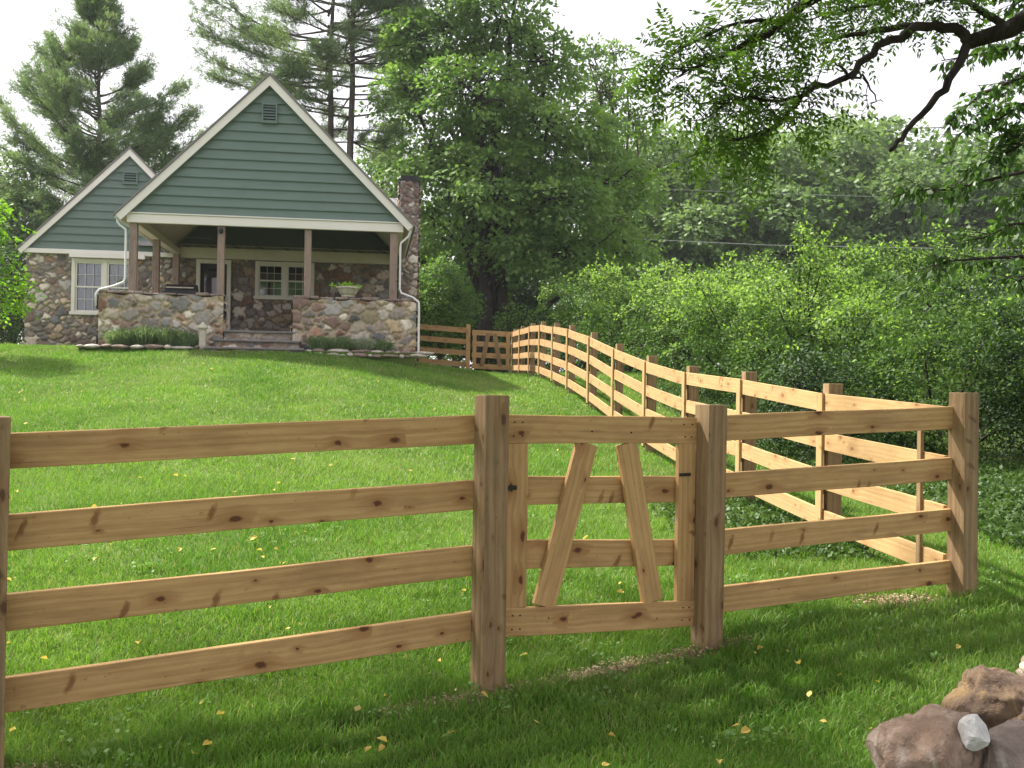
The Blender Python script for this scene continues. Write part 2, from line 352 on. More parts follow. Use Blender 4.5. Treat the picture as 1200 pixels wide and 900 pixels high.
xs=np.unique(np.concatenate([np.linspace(-190,-30,12),np.linspace(-30,-8,23),np.linspace(-8,8,90),np.linspace(8,30,23),np.linspace(30,190,12)]))
ys=np.unique(np.concatenate([np.linspace(-60,0,8),np.linspace(0,3,6),np.linspace(3,12,80),np.linspace(12,34,90),np.linspace(34,60,14),np.linspace(60,230,10)]))
XX,YY=np.meshgrid(xs,ys); ZZ=ground(XX,YY); V=np.stack([XX,YY,ZZ],-1).reshape(-1,3)
nx=len(xs); ny=len(ys); ii=np.arange(nx*ny).reshape(ny,nx); q=np.stack([ii[:-1,:-1],ii[:-1,1:],ii[1:,1:],ii[1:,:-1]],-1).reshape(-1,4)
# front fence line frame
PA,PB,PC,PD=[np.array(p) for p in ((-2.088,4.12),(-.099,5.15),(1.131,5.85),(3.003,6.8))]
def seg_dist(P,a,b):
    d=b-a; t=np.clip(((P-a)@d)/(d@d),0,1); return np.linalg.norm(P-(a+t[:,None]*d),axis=1)
def soil_amt(XY):
    """bare trampled strip along the new fence, 0..1"""
    n1=np.sin(XY[:,0]*5.1+1.3)*np.sin(XY[:,1]*4.3)+.5*np.sin(XY[:,0]*13+XY[:,1]*9)
    off=np.array([.03,-.06])
    d=np.minimum(seg_dist(XY,PB+off+np.array([-.5,-.28]),PC+off),seg_dist(XY,PC+off,PC+off+np.array([.25,.14])))
    s=np.clip(1-(d/(.10+.035*n1)),0,1)
    d2=np.linalg.norm((XY-(PD+np.array([-.42,-.12])))/np.array([.38,.16]),axis=1); s=np.maximum(s,np.clip((1.15-d2+.15*n1)*1.5,0,1))
    d3=np.linalg.norm((XY-(PA+np.array([.12,-.1])))/np.array([.35,.16]),axis=1); s=np.maximum(s,np.clip((1.1-d3+.2*n1)*1.2,0,1))
    return s
sa=soil_amt(V[:,:2]); colr=np.stack([sa,sa,sa,np.ones_like(sa)],1)
g=npmesh('ground',V,4,q,M['ground'],attrs={'soil':colr},smooth=True); prop(g,kind='structure',label='grassy ground rising to the house',cat='ground')

# ------------------------------------------------------------------ grass
def in_excl(X,Y):
    # keep grass out of the house footprint
    th=R(8); u=(X+8.1)*math.cos(th)+(Y-21.6)*math.sin(th); v=-(X+8.1)*math.sin(th)+(Y-21.6)*math.cos(th)
    porch=(u>-.6)&(u<6.05)&(v>-.55)&(v<14); steps=(u>1.7)&(u<3.65)&(v>-.95)&(v<0); wing=(u>-3.75)&(u<.5)&(v>5.15)&(v<14)
    return porch|steps|wing
def blades(y0,y1,dens,h0,h1,w,quad):
    xl=lambda Y:-.54*Y-.4; area=0
    n=int(dens*(y1-y0)*(1.28*(y0+y1)/2+1.2)*1.0)
    Y=RNG.uniform(y0,y1,n*2); X=RNG.uniform(-.64*y1-.6,.64*y1+.6,n*2); k=(abs(X)<.64*Y+.6)&~in_excl(X,Y)
    k&=~((X>fenceX(Y)+2.6)&(Y>9.5)); k&=~((Y>26)&(X<-3.2))
    X=X[k][:n]; Y=Y[k][:n]
    s=soil_amt(np.stack([X,Y],1)); keep=RNG.uniform(0,1,len(X))>s*1.05
    X=X[keep];Y=Y[keep]; n=len(X)
    pn=.5+.5*np.sin(X*2.3+np.sin(Y*1.7)*2)*np.sin(Y*2.9+np.sin(X*1.3)*2)+.25*np.sin(X*7+Y*5)
    fd=seg_dist(np.stack([X,Y],1),PA+np.array([0,-.05]),PD+np.array([0,-.05])); tall=np.exp(-(fd/.3)**2)*(.35+.5*np.sin(X*3.1+1)*np.sin(X*7.7))+np.clip(np.sin(X*5.3+Y*2.1)*np.sin(Y*6.1-X*3.3)-.72,0,1)*2.2
    h=RNG.uniform(h0,h1,n)*(.75+.45*pn+tall)
    a=RNG.uniform(0,6.283,n); ln=RNG.uniform(.15,.95,n)*h
    B=np.stack([X,Y,ground(X,Y)-.005],1)
    # blades turn roughly any way
    sa_=RNG.uniform(0,6.283,n); sd=np.stack([np.cos(sa_),np.sin(sa_),np.zeros(n)],1)*(w/2*RNG.uniform(.7,1.3,n))[:,None]
    L=np.stack([np.cos(a)*ln,np.sin(a)*ln,h*.9],1)
    mid=B+np.stack([np.cos(a)*ln*.3,np.sin(a)*ln*.3,h*.6],1)
    tip=B+L
    if quad:
        V=np.stack([B-sd,B+sd,mid+sd*.8,mid-sd*.8,tip],1).reshape(-1,3); b=np.arange(n)*5
        idx=np.concatenate([np.stack([b,b+1,b+2,b+3],1),np.stack([b+3,b+2,b+4],1)],1).ravel(); tot=np.tile([4,3],n)
    else:
        V=np.stack([B-sd,B+sd,tip],1).reshape(-1,3); b=np.arange(n)*3; idx=np.stack([b,b+1,b+2],1).ravel(); tot=np.full(n,3)
    return V,idx,tot
parts=[blades(2.9,4.6,10000,.03,.075,.0042,True),blades(4.6,7.2,7000,.03,.075,.0052,True),blades(7.2,10.5,3200,.035,.08,.008,False),blades(10.5,15,1500,.035,.08,.012,False),blades(15,22,800,.035,.075,.018,False),blades(22,31,350,.04,.08,.025,False)]
Vs=[];Is=[];Ts=[];b=0
for v_,i_,t_ in parts: Vs.append(v_);Is.append(i_+b);Ts.append(t_);b+=len(v_)
gr=npmesh('lawn_grass',np.concatenate(Vs),np.concatenate(Ts),np.concatenate(Is),M['grass']); prop(gr,'short green lawn grass covering the slope','grass',kind='stuff')

# ------------------------------------------------------------------ leaves
def unit(a): return a/(np.linalg.norm(a,axis=-1,keepdims=True)+1e-9)
def leaf_quads(C, axis, nrm, L, W, fold=False):
    """diamond leaves: C base, axis along, nrm normal"""
    axis=unit(axis); s=unit(np.cross(axis,nrm)); L=np.asarray(L)[:,None]; W=np.asarray(W)[:,None]; n=len(C)
    V=np.stack([C, C+axis*L*.45+s*W*.5, C+axis*L, C+axis*L*.45-s*W*.5],1).reshape(-1,3)
    return V, np.arange(n*4).reshape(-1,4)
def spray_cloud(cent, out, nper, rad, flat, L, aspect=.6, rng=RNG, droop=.2):
    """clusters of leaves: cent (m,3), out (m,3) outward dirs"""
    m=len(cent); C=np.repeat(cent,nper,0); O=np.repeat(out,nper,0); n=len(C)
    up=np.tile([0,0,1.],(n,1)); d=rng.normal(size=(n,3)); d=unit(d)*rng.uniform(0,1,(n,1))**.5
    # flatten across local 'up leaning outward'
    nn=unit(up*.8+O*.5); comp=(d*nn).sum(1,keepdims=True)*nn; d=(d-comp)+comp*flat
    P=C+d*rad*rng.uniform(.6,1.3,(n,1))
    P[:,2]-=droop*((d-comp)**2).sum(1)*rad
    ax=unit(d+O*.5+rng.normal(size=(n,3))*.5+np.array([0,0,-.25])); nr=unit(nn+rng.normal(size=(n,3))*.45)
    l=L*rng.uniform(.6,1.25,n); return leaf_quads(P,ax,nr,l,l*aspect)
def lobes_points(lobes, per_m2, rng, fill=.25, noise=.16, zmin=-1e9):
    C=[];O=[]
    for (c,r) in lobes:
        c=np.array(c,float); r=np.array(r if hasattr(r,'__len__') else (r,r,r),float)
        A=4*math.pi*((r[0]*r[1]+r[1]*r[2]+r[0]*r[2])/3); n=max(int(A*per_m2),4)
        d=unit(rng.normal(size=(n,3))); rr=1-rng.exponential(fill*.5,n); rr=np.clip(rr,.2,1)+rng.normal(size=n)*noise*.5
        bump=1+noise*np.sin(d[:,0]*5+c[0]*3)*np.sin(d[:,1]*6+c[1])*np.sin(d[:,2]*5+c[2]*2)
        p=c+d*r*(rr*bump)[:,None]
        # inside other lobes deep: drop
        keep=np.ones(n,bool)
        for (c2,r2) in lobes:
            r2=np.array(r2 if hasattr(r2,'__len__') else (r2,r2,r2),float)
            q=(((p-np.array(c2))/r2)**2).sum(1)
            if c2 is not c and not np.allclose(c2,c): keep&=q>.45
        keep&=p[:,2]>zmin
        C.append(p[keep]);O.append(d[keep])
    return np.concatenate(C),np.concatenate(O)
def limb_pts(a,b,rng,n=5,sag=.1,wob=.08):
    a=np.array(a,float);b=np.array(b,float);L=np.linalg.norm(b-a); P=[]
    for i in range(n+1):
        t=i/n; p=a+(b-a)*t; p=p+np.array([0,0,math.sin(t*math.pi)*sag*L])
        if 0<i<n: p=p+rng.normal(size=3)*wob*L*.3
        P.append(p)
    return P
def broad_tree(name,label,cat,base,trunk_h,tr,lobes,leafmat,barkmat,per_m2,nper,rad,L,group=None,seed=1,flat=.35,fill=.3,noise=.2,lean=(0,0),twigs=120,zmin=-1e9,aspect=.62,trunks=1):
    rng=np.random.default_rng(seed); base=np.array(base,float)
    t=thing(name,label,cat,base,group)
    C,O=lobes_points([(base+np.array(c),r) for c,r in lobes],per_m2,rng,fill,noise,zmin)
    V,I=spray_cloud(C,O,nper,rad,flat,L,rng=rng,aspect=aspect)
    npmesh('crown',V,4,I,leafmat,t)
    mb=MB(); top=base+np.array([lean[0],lean[1],trunk_h]); tp=limb_pts(base-np.array([0,0,.3]),top,rng,6,0,.03); mb.tube(tp,np.linspace(tr,tr*.45,7)*np.array([1.25]+[1]*6),10)
    if trunks>1:
        for k in range(trunks-1):
            b2=base+np.array([rng.uniform(-.8,.8),rng.uniform(-.6,.6),-.3]); mb.tube(limb_pts(b2,top+np.array([rng.uniform(-2,2),rng.uniform(-1,1),rng.uniform(-2,1)]),rng,6,0,.04),np.linspace(tr*.7,tr*.3,7),8)
    for c,r in lobes:
        c=base+np.array(c); i=rng.integers(2,6); s=tp[i]
        if c[2]<s[2]: s=tp[1+rng.integers(0,2)]
        mb.tube(limb_pts(s,c,rng,5,.06,.1),np.linspace(tr*.38,tr*.1,6),6)
    if len(C)>0:
        LC=np.array([base+np.array(c) for c,r in lobes])
        for k in rng.choice(len(C),min(twigs,len(C)),False):
            j=np.argmin(((LC-C[k])**2).sum(1)); mb.tube(limb_pts(LC[j]+rng.normal(size=3)*.2,C[k],rng,3,.05,.12),np.linspace(tr*.12,tr*.03,4),4,False)
    mb.build('trunk',barkmat,t,smooth=True)
    return t
def copy_thing(t,loc,rz=0,sc=(1,1,1),label=None):
    r=t.copy(); COL.objects.link(r); r.location=tuple(loc); r.rotation_euler=(0,0,rz); r.scale=sc
    if label: r['label']=label
    for ch in list(t.children):
        c=ch.copy(); COL.objects.link(c); c.parent=r
    return r

# big maple
rng=np.random.default_rng(5)
mp_base=(-.9,36,2.3)
def px_lobe(x,y,Z,rx,base,ry=None,rz=None):
    p=at(x,y,Z)-np.array(base); r=rx*Z/FPX; return (tuple(p),(r,(ry or rx)*Z/FPX,(rz or rx)*Z/FPX))
lob=[]
for x,y,dz,r in [(585,20,0,72),(520,40,.5,70),(640,75,.3,58),(480,110,0,52),(560,110,-1.8,75),(640,150,-1.5,72),(688,150,.6,46),(500,190,-.6,55),(580,210,-1.8,70),(660,230,-1.8,70),(715,215,.3,58),(520,265,-.8,50),(600,290,-1.6,55),(670,300,-1.2,58),(725,285,.6,50),(540,-50,0,80),(600,-60,.5,62),(700,320,-.8,40),(490,50,1,45),(560,320,.6,36),(580,130,2.2,80),(620,230,2.4,85),(540,200,2.2,60)]:
    lob.append(px_lobe(x,y,36+dz,r*.84,mp_base,rz=r*.55))
broad_tree('maple_tree','tall full maple with dark trunk, right of the stone chimney behind the back fence','tree',mp_base,7.5,.42,lob,M['maple'],M['bark_dark'],2.7,46,.62,.18,seed=5,flat=.3,fill=.22,noise=.35,twigs=240,trunks=3,aspect=.75)
b2=(4.3,43,2.3); lob=[]
for x,y,dz,r in [(712,110,0,42),(745,150,.6,36),(700,180,0,46),(735,225,-.6,42),(765,205,1,30),(690,70,0,30),(720,60,1,22),(738,290,0,36),(700,280,1,40),(735,100,1,22)]: lob.append(px_lobe(x,y,43+dz,r,b2,rz=r*.8))
broad_tree('loose_tree','loose open crowned tree peeking out at the right shoulder of the big maple','tree',b2,7,.3,lob,M['maple2'],M['bark'],2.4,20,.5,.2,seed=9,fill=.5,noise=.35,twigs=160)

# pines
def pine(name,label,base,H,tr,limbs,seed,leaders=0,tuft=.2,dens=10,nn=11):
    """limbs: list of (z, azimuth, length, rise)"""
    rng=np.random.default_rng(seed); base=np.array(base,float); t=thing(name,label,'tree',base)
    mb=MB(); tp=limb_pts(base-np.array([0,0,.3]),base+np.array([0,0,H]),rng,9,0,.012); zz=np.array([p[2] for p in tp]); mb.tube(tp,np.linspace(tr,tr*.12,10),9)
    def trunk_at(z):
        i=int(np.clip(np.searchsorted(zz,z)-1,0,len(zz)-2)); f=(z-zz[i])/(zz[i+1]-zz[i]); return tp[i]*(1-f)+tp[i+1]*f
    TC=[];TD=[]
    for (z,az,L,rise) in limbs:
        s=trunk_at(base[2]+z); d=np.array([math.cos(az),math.sin(az),0]); P=[]
        n=7; side=np.array([-d[1],d[0],0])
        for i in range(n+1):
            f=i/n; P.append(s+d*L*f+np.array([0,0,rise*L*(.25*f+.75*f*f)])+side*math.sin(f*3+az)*.05*L)
        r0=.012*L+.015; mb.tube(P,np.linspace(r0,.006,n+1),5,False)
        m=int(7+L*5)
        for k in range(m):
            f=rng.uniform(.3,1)**.8; i=min(int(f*n),n-1); q=P[i]+(P[i+1]-P[i])*(f*n-i)
            sg=1 if rng.random()<.5 else -1; dd=unit(d*rng.uniform(.5,1.1)+side*sg*rng.uniform(.2,1.0)+np.array([0,0,rise*.6+rng.uniform(0,.35)])); tl=L*rng.uniform(.14,.36)*(1.15-.5*f)+.25
            mb.tube([q,q+dd*tl*.5+np.array([0,0,-.02*tl]),q+dd*tl],[.014,.01,.005],3,False)
            for j in range(dens):
                g_=rng.uniform(.25,1.05); TC.append(q+dd*tl*g_+rng.normal(size=3)*.10); TD.append(unit(dd+rng.normal(size=3)*.5+np.array([0,0,.25])))
    for k in range(30):
        f=rng.uniform(.93,1.0); TC.append(trunk_at(base[2]+H*f)+rng.normal(size=3)*.15); TD.append(np.array([0,0,1.]))
    TC=np.repeat(np.array(TC),nn,0); TD=np.repeat(np.array(TD),nn,0); n=len(TC)
    ax=unit(TD+rng.normal(size=(n,3))*.55); nr=rng.normal(size=(n,3)); l=tuft*rng.uniform(.6,1.2,n)
    V,I=leaf_quads(TC+rng.normal(size=(n,3))*.04,ax,unit(np.cross(ax,nr)),l,np.full(n,.022)); npmesh('crown',V,4,I,M['pine'],t)
    mb.build('trunk',M['bark_pine'],t,smooth=True); return t
rng=np.random.default_rng(3)
# left pine: conic dense, top near the frame edge, at Z=38
def pxlimbs(base,Z,spec,rng,jit=.5,mul=1.5):
    L=[]
    for (y,lr,rise,cnt) in [(a,b_,c,int(d*mul)) for a,b_,c,d in spec]:
        z=at(0,y,Z)[2]-base[2]
        for k in range(cnt): L.append((z+rng.uniform(-jit,jit),rng.uniform(0,6.28),lr*rng.uniform(.75,1.15),rise*rng.uniform(.4,1.5)+rng.normal()*.06))
    return L
bz=at(110,400,38); bz[2]=2.6
L=pxlimbs(bz,38,[(5,.3,1.3,5),(20,.55,1.2,6),(40,.85,1.1,6),(65,1.2,1.0,7),(95,1.6,.8,7),(120,2.0,.7,8),(150,2.4,.6,8),(180,2.8,.5,8),(210,3.3,.4,8),(245,3.5,.35,8),(280,3.6,.3,7),(320,3.6,.2,7)],rng)
# long up-swept limbs seen at the left and right
L+=[(at(0,175,38)[2]-bz[2],math.pi,3.0,1.1),(at(0,215,38)[2]-bz[2],math.pi+.15,3.4,.9),(at(0,190,38)[2]-bz[2],.1,3.6,.7),(at(0,235,38)[2]-bz[2],-.2,3.9,.55),(at(0,130,38)[2]-bz[2],math.pi-.2,1.7,1.2),(at(0,165,38)[2]-bz[2],.3,2.9,.8)]
pine('pine_tree','bushy blue-green pine rising at the far left behind the smaller gable',bz,13.0,.2,L,21,dens=8)
# pine pair
for (x,lbl,seed,Z,H) in [(384,'slender pine with a bare lower trunk, left one of the pair behind the porch roof',31,41,19),(406,'thicker pine with a bare lower trunk, right one of the pair behind the porch roof',33,40,20)]:
    b=at(x,400,Z); b[2]=2.5; rng=np.random.default_rng(seed)
    spec=[(-160,1.2,.8,4),(-120,1.9,.5,5),(-80,2.4,.4,5),(-50,2.9,.3,5),(-20,3.2,.25,5),(8,3.4,.2,5),(35,3.5,.12,5),(65,3.5,.06,4),(95,3.3,.02,4),(120,3.0,-.05,2),(150,2.6,-.08,2)]
    L=pxlimbs(b,Z,spec,rng,mul=1.35)
    if seed==31: L+=[(at(0,y,Z)[2]-b[2],math.pi+a,l,r) for y,a,l,r in [(75,.1,5.0,.28),(95,-.1,4.9,.22),(110,.2,4.4,.12),(60,0,4.6,.35),(40,.1,4.7,.3)]]
    else: L+=[(at(0,y,Z)[2]-b[2],a,l,r) for y,a,l,r in [(95,.1,3.2,.4),(130,-.1,2.6,.3),(60,.2,3.0,.4),(120,3.0,2.5,.3)]]
    pine('pine_tree',lbl,b,H,.22,L,seed,dens=8)
# green mass behind house: small trees low behind gables
def small_tree(name,label,x,Z,topy,wpx,mat,seed,per=6,nper=16,rad=.45,L=.15,cat='tree',bark=None,group=None):
    b=at(x,400,Z); b[2]=G(b[0],min(Z,60)); H=at(x,topy,Z)[2]-b[2]; w=wpx*Z/FPX/2; rng=np.random.default_rng(seed); lo=[]
    nl=9
    for k in range(nl):
        a=rng.uniform(0,6.28); rr=rng.uniform(.2,.62)*w; zc=rng.uniform(.25,.78)*H; r=w*rng.uniform(.42,.6)*(1.15-.5*zc/H); lo.append(((math.cos(a)*rr,math.sin(a)*rr,zc),(r,r,r*.85)))
    lo.append(((0,0,H-w*.4),(w*.4,w*.4,w*.42))); lo.append(((0,0,H*.5),(w*.65,w*.65,H*.3)))
    return broad_tree(name,label,cat,b,H*.6,.035*H*.5+.03,lo,mat,bark or M['bark'],per,nper,rad,L,seed=seed,group=group,twigs=80,zmin=b[2]+.15)
small_tree('evergreen_tree','dark dense tree low in the left edge behind the pine and the stone wing',14,36,178,150,M['pine'],41,per=7,nper=22,rad=.45,L=.16)
small_tree('evergreen_tree','dark tree filling the gap between the two gables behind the roofs',186,40,175,150,M['pine'],43,per=6,nper=18,L=.16)
small_tree('leafy_tree','light leafy tree low behind the chimney and the right roof slope',450,44,190,110,M['maple2'],44,per=5,nper=15,L=.17)
small_tree('leafy_tree','dark green tree between the right pine and the big maple',462,47,60,100,M['maple'],45,per=3.5,nper=15,L=.2)
small_tree('round_bush','round dense bush between the chimney and the big maple trunk',516,32.6,300,95,M['maple'],46,per=22,nper=22,rad=.3,L=.10,cat='bush')
small_tree('understorey_tree','dim low tree in the deep shade behind the big maple trunk, left one',535,50,215,150,M['maple'],51,per=6,nper=18,rad=.5,L=.2)
small_tree('understorey_tree','dim low tree in the deep shade behind the big maple trunk, right one',622,52,210,170,M['maple'],52,per=6,nper=18,rad=.5,L=.2)
small_tree('understorey_tree','dim low tree behind the far corner of the back fence',580,44,270,120,M['hedge_dark_shaded'],53,per=8,nper=18,rad=.45,L=.17)
small_tree('leafy_tree','dim broad tree behind the stone porch and the chimney',475,50,240,120,M['maple'],54,per=6,nper=18,rad=.5,L=.2)
small_tree('leafy_sapling','bright green young maple cropped by the left edge in front of the stone wing',-16,19.5,207,120,M['lightmaple'],47,per=11,nper=16,rad=.24,L=.10)
small_tree('evergreen_bush','dark bush farther back at the left edge, behind the young maple',10,33,290,80,M['hedge_dark_shaded'],49,per=12,nper=18,rad=.3,L=.1,cat='bush')
small_tree('evergreen_bush','dark bush at the left edge low beside the stone wing',-2,26.5,345,60,M['hedge_dark_shaded'],48,per=12,nper=18,rad=.25,L=.08,cat='bush')

# far woods
rng=np.random.default_rng(77); protos=[]
order=['first','second','third','fourth','fifth','sixth','seventh','eighth','ninth','tenth','eleventh','twelfth','thirteenth','fourteenth','fifteenth','sixteenth','seventeenth','eighteenth']
farspec=[(735,68,172),(775,66,150),(800,76,160),(835,64,185),(865,80,150),(900,78,160),(930,64,160),(960,82,140),(992,68,150),(1030,74,140),(1060,64,182),(1095,72,170),(1130,82,160),(1165,66,172),(1200,74,165),(1245,68,150)]
for k in range(3):
    r=np.random.default_rng(200+k); lo=[]
    for q_ in range(15):
        a=r.uniform(0,6.28); rr=r.uniform(.1,.72)*4.2; zc=r.uniform(3,12.5); s=r.uniform(1.3,2.1)*(1.2-.4*zc/14); lo.append(((math.cos(a)*rr,math.sin(a)*rr*.8,zc),(s,s,s*.75)))
    lo.append(((0,0,13.2),(1.7,1.7,1.6))); lo.append(((0,0,8),(2.6,2.6,4)))
    x,Z,ty=farspec[k]; b=at(x,400,Z); b[2]=2.4; lo=[(c,r_) for c,r_ in lo]
    t=broad_tree('far_tree','x','tree',b,9,.25,lo,M['far'],M['bark_dark'],2.6,16,.75,.33,group='trees in the far wood',seed=300+k,fill=.4,noise=.35,twigs=60,aspect=.8); protos.append(t)
for i,(x,Z,ty) in enumerate(farspec):
    b=at(x,400,Z); b[2]=2.4; H=at(x,ty,Z)[2]-b[2]; s=H/14.6; lbl='%s hazy green tree from the left in the far wood behind the hedge'%order[i]
    if i<3: t=protos[i]; t['label']=lbl; t.scale=(s*1.05,s*1.05,s)
    else: t=copy_thing(protos[i%3],b,rng.uniform(0,6.28),(s*rng.uniform(.95,1.25),s*rng.uniform(.95,1.25),s),lbl)
# far understorey : one mass behind everything
rr=np.random.default_rng(90); n=2600; Xm=rr.uniform(-75,75,n); C=np.stack([Xm,88+rr.uniform(-3,3,n)+abs(Xm)*-.1,2.4+rr.uniform(0,1,n)**1.1*10*(.8+.25*np.sin(Xm*.35))],1); O=np.tile([0,-1.,.3],(n,1))
V,I=spray_cloud(C,O,26,1.5,.5,.45,rng=rr,aspect=.8); o=npmesh('distant_wood',V,4,I,M['far']); prop(o,'low dark mass of distant woodland at the horizon','woodland',kind='stuff')

# hedge shrubs
def shrub(name,label,x,y,h,w,mat,young,seed,per=30,nper=9,L=.062,shoots=60,group='shrubs behind the board fence'):
    rng=np.random.default_rng(seed); gz=G(x,y); base=np.array([x,y,gz]); t=thing(name,label,'bush',base,group)
    lo=[]
    for k in range(20):
        a=rng.uniform(0,6.28); rr=rng.uniform(.25,.82)*w; zc=rng.uniform(.2,.8)*h; r=w*rng.uniform(.2,.38); lo.append((base+np.array([math.cos(a)*rr,math.sin(a)*rr,zc]),(r,r,r*.85)))
    lo.append((base+np.array([0,0,h*.42]),(w*.66,w*.66,h*.38)))
    lo.append((base+np.array([-w*.1,-w*.1,h*.25]),(w*.8,w*.7,h*.26)))
    C,O=lobes_points(lo,per,rng,.22,.25,gz+.05); V,I=spray_cloud(C,O,nper,.2,.42,L,rng=rng,aspect=.62,droop=.1)
    # leafy twig tips and upright shoots
    P=[];A=[];mb=MB()
    for k in range(shoots):
        j=rng.integers(0,len(C)); 
        if C[j][2]<gz+h*.45: continue
        d=unit(np.array([0,0,1.])*rng.uniform(.7,1.3)+O[j]*.6+rng.normal(size=3)*.25); ln=rng.uniform(.22,.6)*(1.5 if rng.random()<.12 else 1)
        m=int(ln/.035)
        for q_ in range(m):
            f=q_/m; P.append(C[j]+d*ln*f); A.append(unit(rng.normal(size=3)+d*.7))
    nv=len(V); mi=np.zeros(len(I),int)
    # young leaves kept to the tops; the shaded lower part is done in colour
    yn=np.sin(C[:,0]*2.1+seed)*np.sin(C[:,1]*2.3+seed*.7)*.35; topc=(C[:,2]-gz)/h+yn+.15*O[:,2]>.70; mi=(np.repeat(topc,nper)&(rng.uniform(0,1,len(I))<young)).astype(int)
    if P:
        P=np.array(P);A=np.array(A); l=L*1.05*rng.uniform(.6,1.2,len(P)); V2,I2=leaf_quads(P,A,unit(rng.normal(size=(len(P),3))+np.array([0,0,.8])),l,l*.5); V=np.concatenate([V,V2]); I=np.concatenate([I,I2+nv]); mi=np.concatenate([mi,(rng.uniform(0,1,len(I2))<young*1.3).astype(int)])
    npmesh('foliage',V,4,I,[mat,M['hedge_young_lit']],t,mi=mi)
    for k in range(9):
        mb.tube(limb_pts(base+np.array([0,0,-.1]),lo[k][0],rng,4,.02,.08),np.linspace(.035,.012,5),5,False)
    mb.build('stem',M['bark_dark'],t); return t
hs=[ # x,y,h,w,mat,young
 (.9,34.2,2.4,1.6,'hedge',.5,'feathery shrub at the far corner of the board fence, leftmost of the hedge',.085),
 (2.6,31.2,3.1,1.9,'hedge',.6,'yellow-green shrub just right of the far fence corner',.085),
 (3.2,27.0,2.95,1.8,'hedge',.7,'bright shrub behind the crest where the side fence starts to dip',.08),
 (4.1,23.0,2.75,1.8,'hedge',.75,'bright bushy shrub above the middle of the side fence',.075),
 (4.5,19.2,2.5,1.7,'hedge',.8,'sunlit shrub with upright shoots above the gate end of the side fence',.07),
 (5.0,16.2,2.5,1.6,'hedge',.75,'tallest yellow-tipped shrub left of the dark part of the hedge',.065),
 (4.35,13.6,1.75,1.15,'hedge_dark_shaded',.05,'low dark shrub seen through the boards near the second side post',.055),
 (5.7,13.4,2.35,1.5,'hedge',.12,'mid green shrub behind the fence corner post',.058),
 (6.9,12.6,2.35,1.6,'hedge_dark_shaded',.05,'dark glossy shrub behind and right of the fence corner post',.055),
 (8.4,12.2,2.6,1.6,'hedge_dark_shaded',.03,'dark shrub at the right edge of the picture',.055),
 (6.4,25.5,3.0,2.0,'hedge',.6,'shrub in the second row of the hedge, left of the tall shoot',.09),
 (7.2,20.5,2.9,1.9,'hedge',.5,'shrub in the second row behind the sunlit fence shrubs',.085),
 (8.2,17.0,2.7,1.8,'hedge_dark_shaded',.15,'dim shrub in the second row under the drooping branches',.075),
 (10.6,17.5,3.2,2.2,'hedge_dark_shaded',.1,'tall dim shrub in the second row at the right edge',.08),
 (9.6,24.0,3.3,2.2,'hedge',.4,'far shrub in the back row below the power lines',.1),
 (13.2,24.0,3.8,2.4,'hedge_dark_shaded',.3,'far dark shrub in the back row at the right edge below the power lines',.1)]
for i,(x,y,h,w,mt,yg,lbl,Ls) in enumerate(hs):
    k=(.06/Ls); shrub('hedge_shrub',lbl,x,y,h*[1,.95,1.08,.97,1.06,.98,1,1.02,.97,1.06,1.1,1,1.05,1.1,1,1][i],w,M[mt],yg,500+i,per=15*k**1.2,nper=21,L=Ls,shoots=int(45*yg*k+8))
# slender sapling rising out of the hedge
t=shrub('tall_sapling','slender upright sapling sticking up above the hedge right of centre',5.05,17.4,3.9,.5,M['hedge'],.6,599,per=36,L=.07,shoots=60,group=None)
t['category']='sapling'

# ground cover under the hedge
rr=np.random.default_rng(61); n=5200; Y=rr.uniform(7.6,21,n); X=fenceX(Y)+rr.uniform(.35,1,n)**1.1*3.6+.1
k=(rr.uniform(0,1,n)<sm((X-fenceX(Y)-.25-.25*np.sin(Y*2))/.9)); X=X[k];Y=Y[k]
C=np.stack([X,Y,ground(X,Y)+rr.uniform(.02,.13,len(X))],1); V,I=spray_cloud(C,np.tile([0,0,1.],(len(C),1)),12,.13,.35,.05,rng=rr,aspect=.75,droop=0)
rg=np.random.default_rng(62); n=700; Y=rg.uniform(8.0,11.5,n); X=fenceX(Y)-rg.uniform(0,1,n)**1.6*1.2; C2=np.stack([X,Y,ground(X,Y)+.05],1); V2,I2=spray_cloud(C2,np.tile([0,0,1.],(len(C2),1)),9,.1,.35,.045,rng=rg,aspect=.8,droop=0)
o=npmesh('ground_cover',np.concatenate([V,V2]),4,np.concatenate([I,I2+len(V)]),M['ivy']); prop(o,'low leafy ground cover creeping under the hedge and fence','ground cover',kind='stuff')

rw=np.random.default_rng(71); n=2600; Y=rw.uniform(3.4,17,n); X=rw.uniform(-.52,.5,n)*Y; w_=np.sin(X*1.9+1)*np.sin(Y*1.4+X)+.6*np.sin(X*4.1)*np.sin(Y*3.7); k=(w_>.35)&(X<fenceX(Y)+1.0)&(rw.uniform(0,1,n)<.75); X=X[k];Y=Y[k]
C=np.stack([X,Y,ground(X,Y)+rw.uniform(.03,.06,len(X))],1); V,I=spray_cloud(C,np.tile([0,0,1.],(len(C),1)),9,.05,.3,.024,rng=rw,aspect=.9,droop=0)
M['clover']=mat_leaf('clover_leaf',(.10,.20,.05),(.19,.30,.11),.3,1.0,.6,spec=.2); o=npmesh('clover',V,4,I,M['clover']); prop(o,'small patches of clover growing in the lawn','clover',kind='stuff')
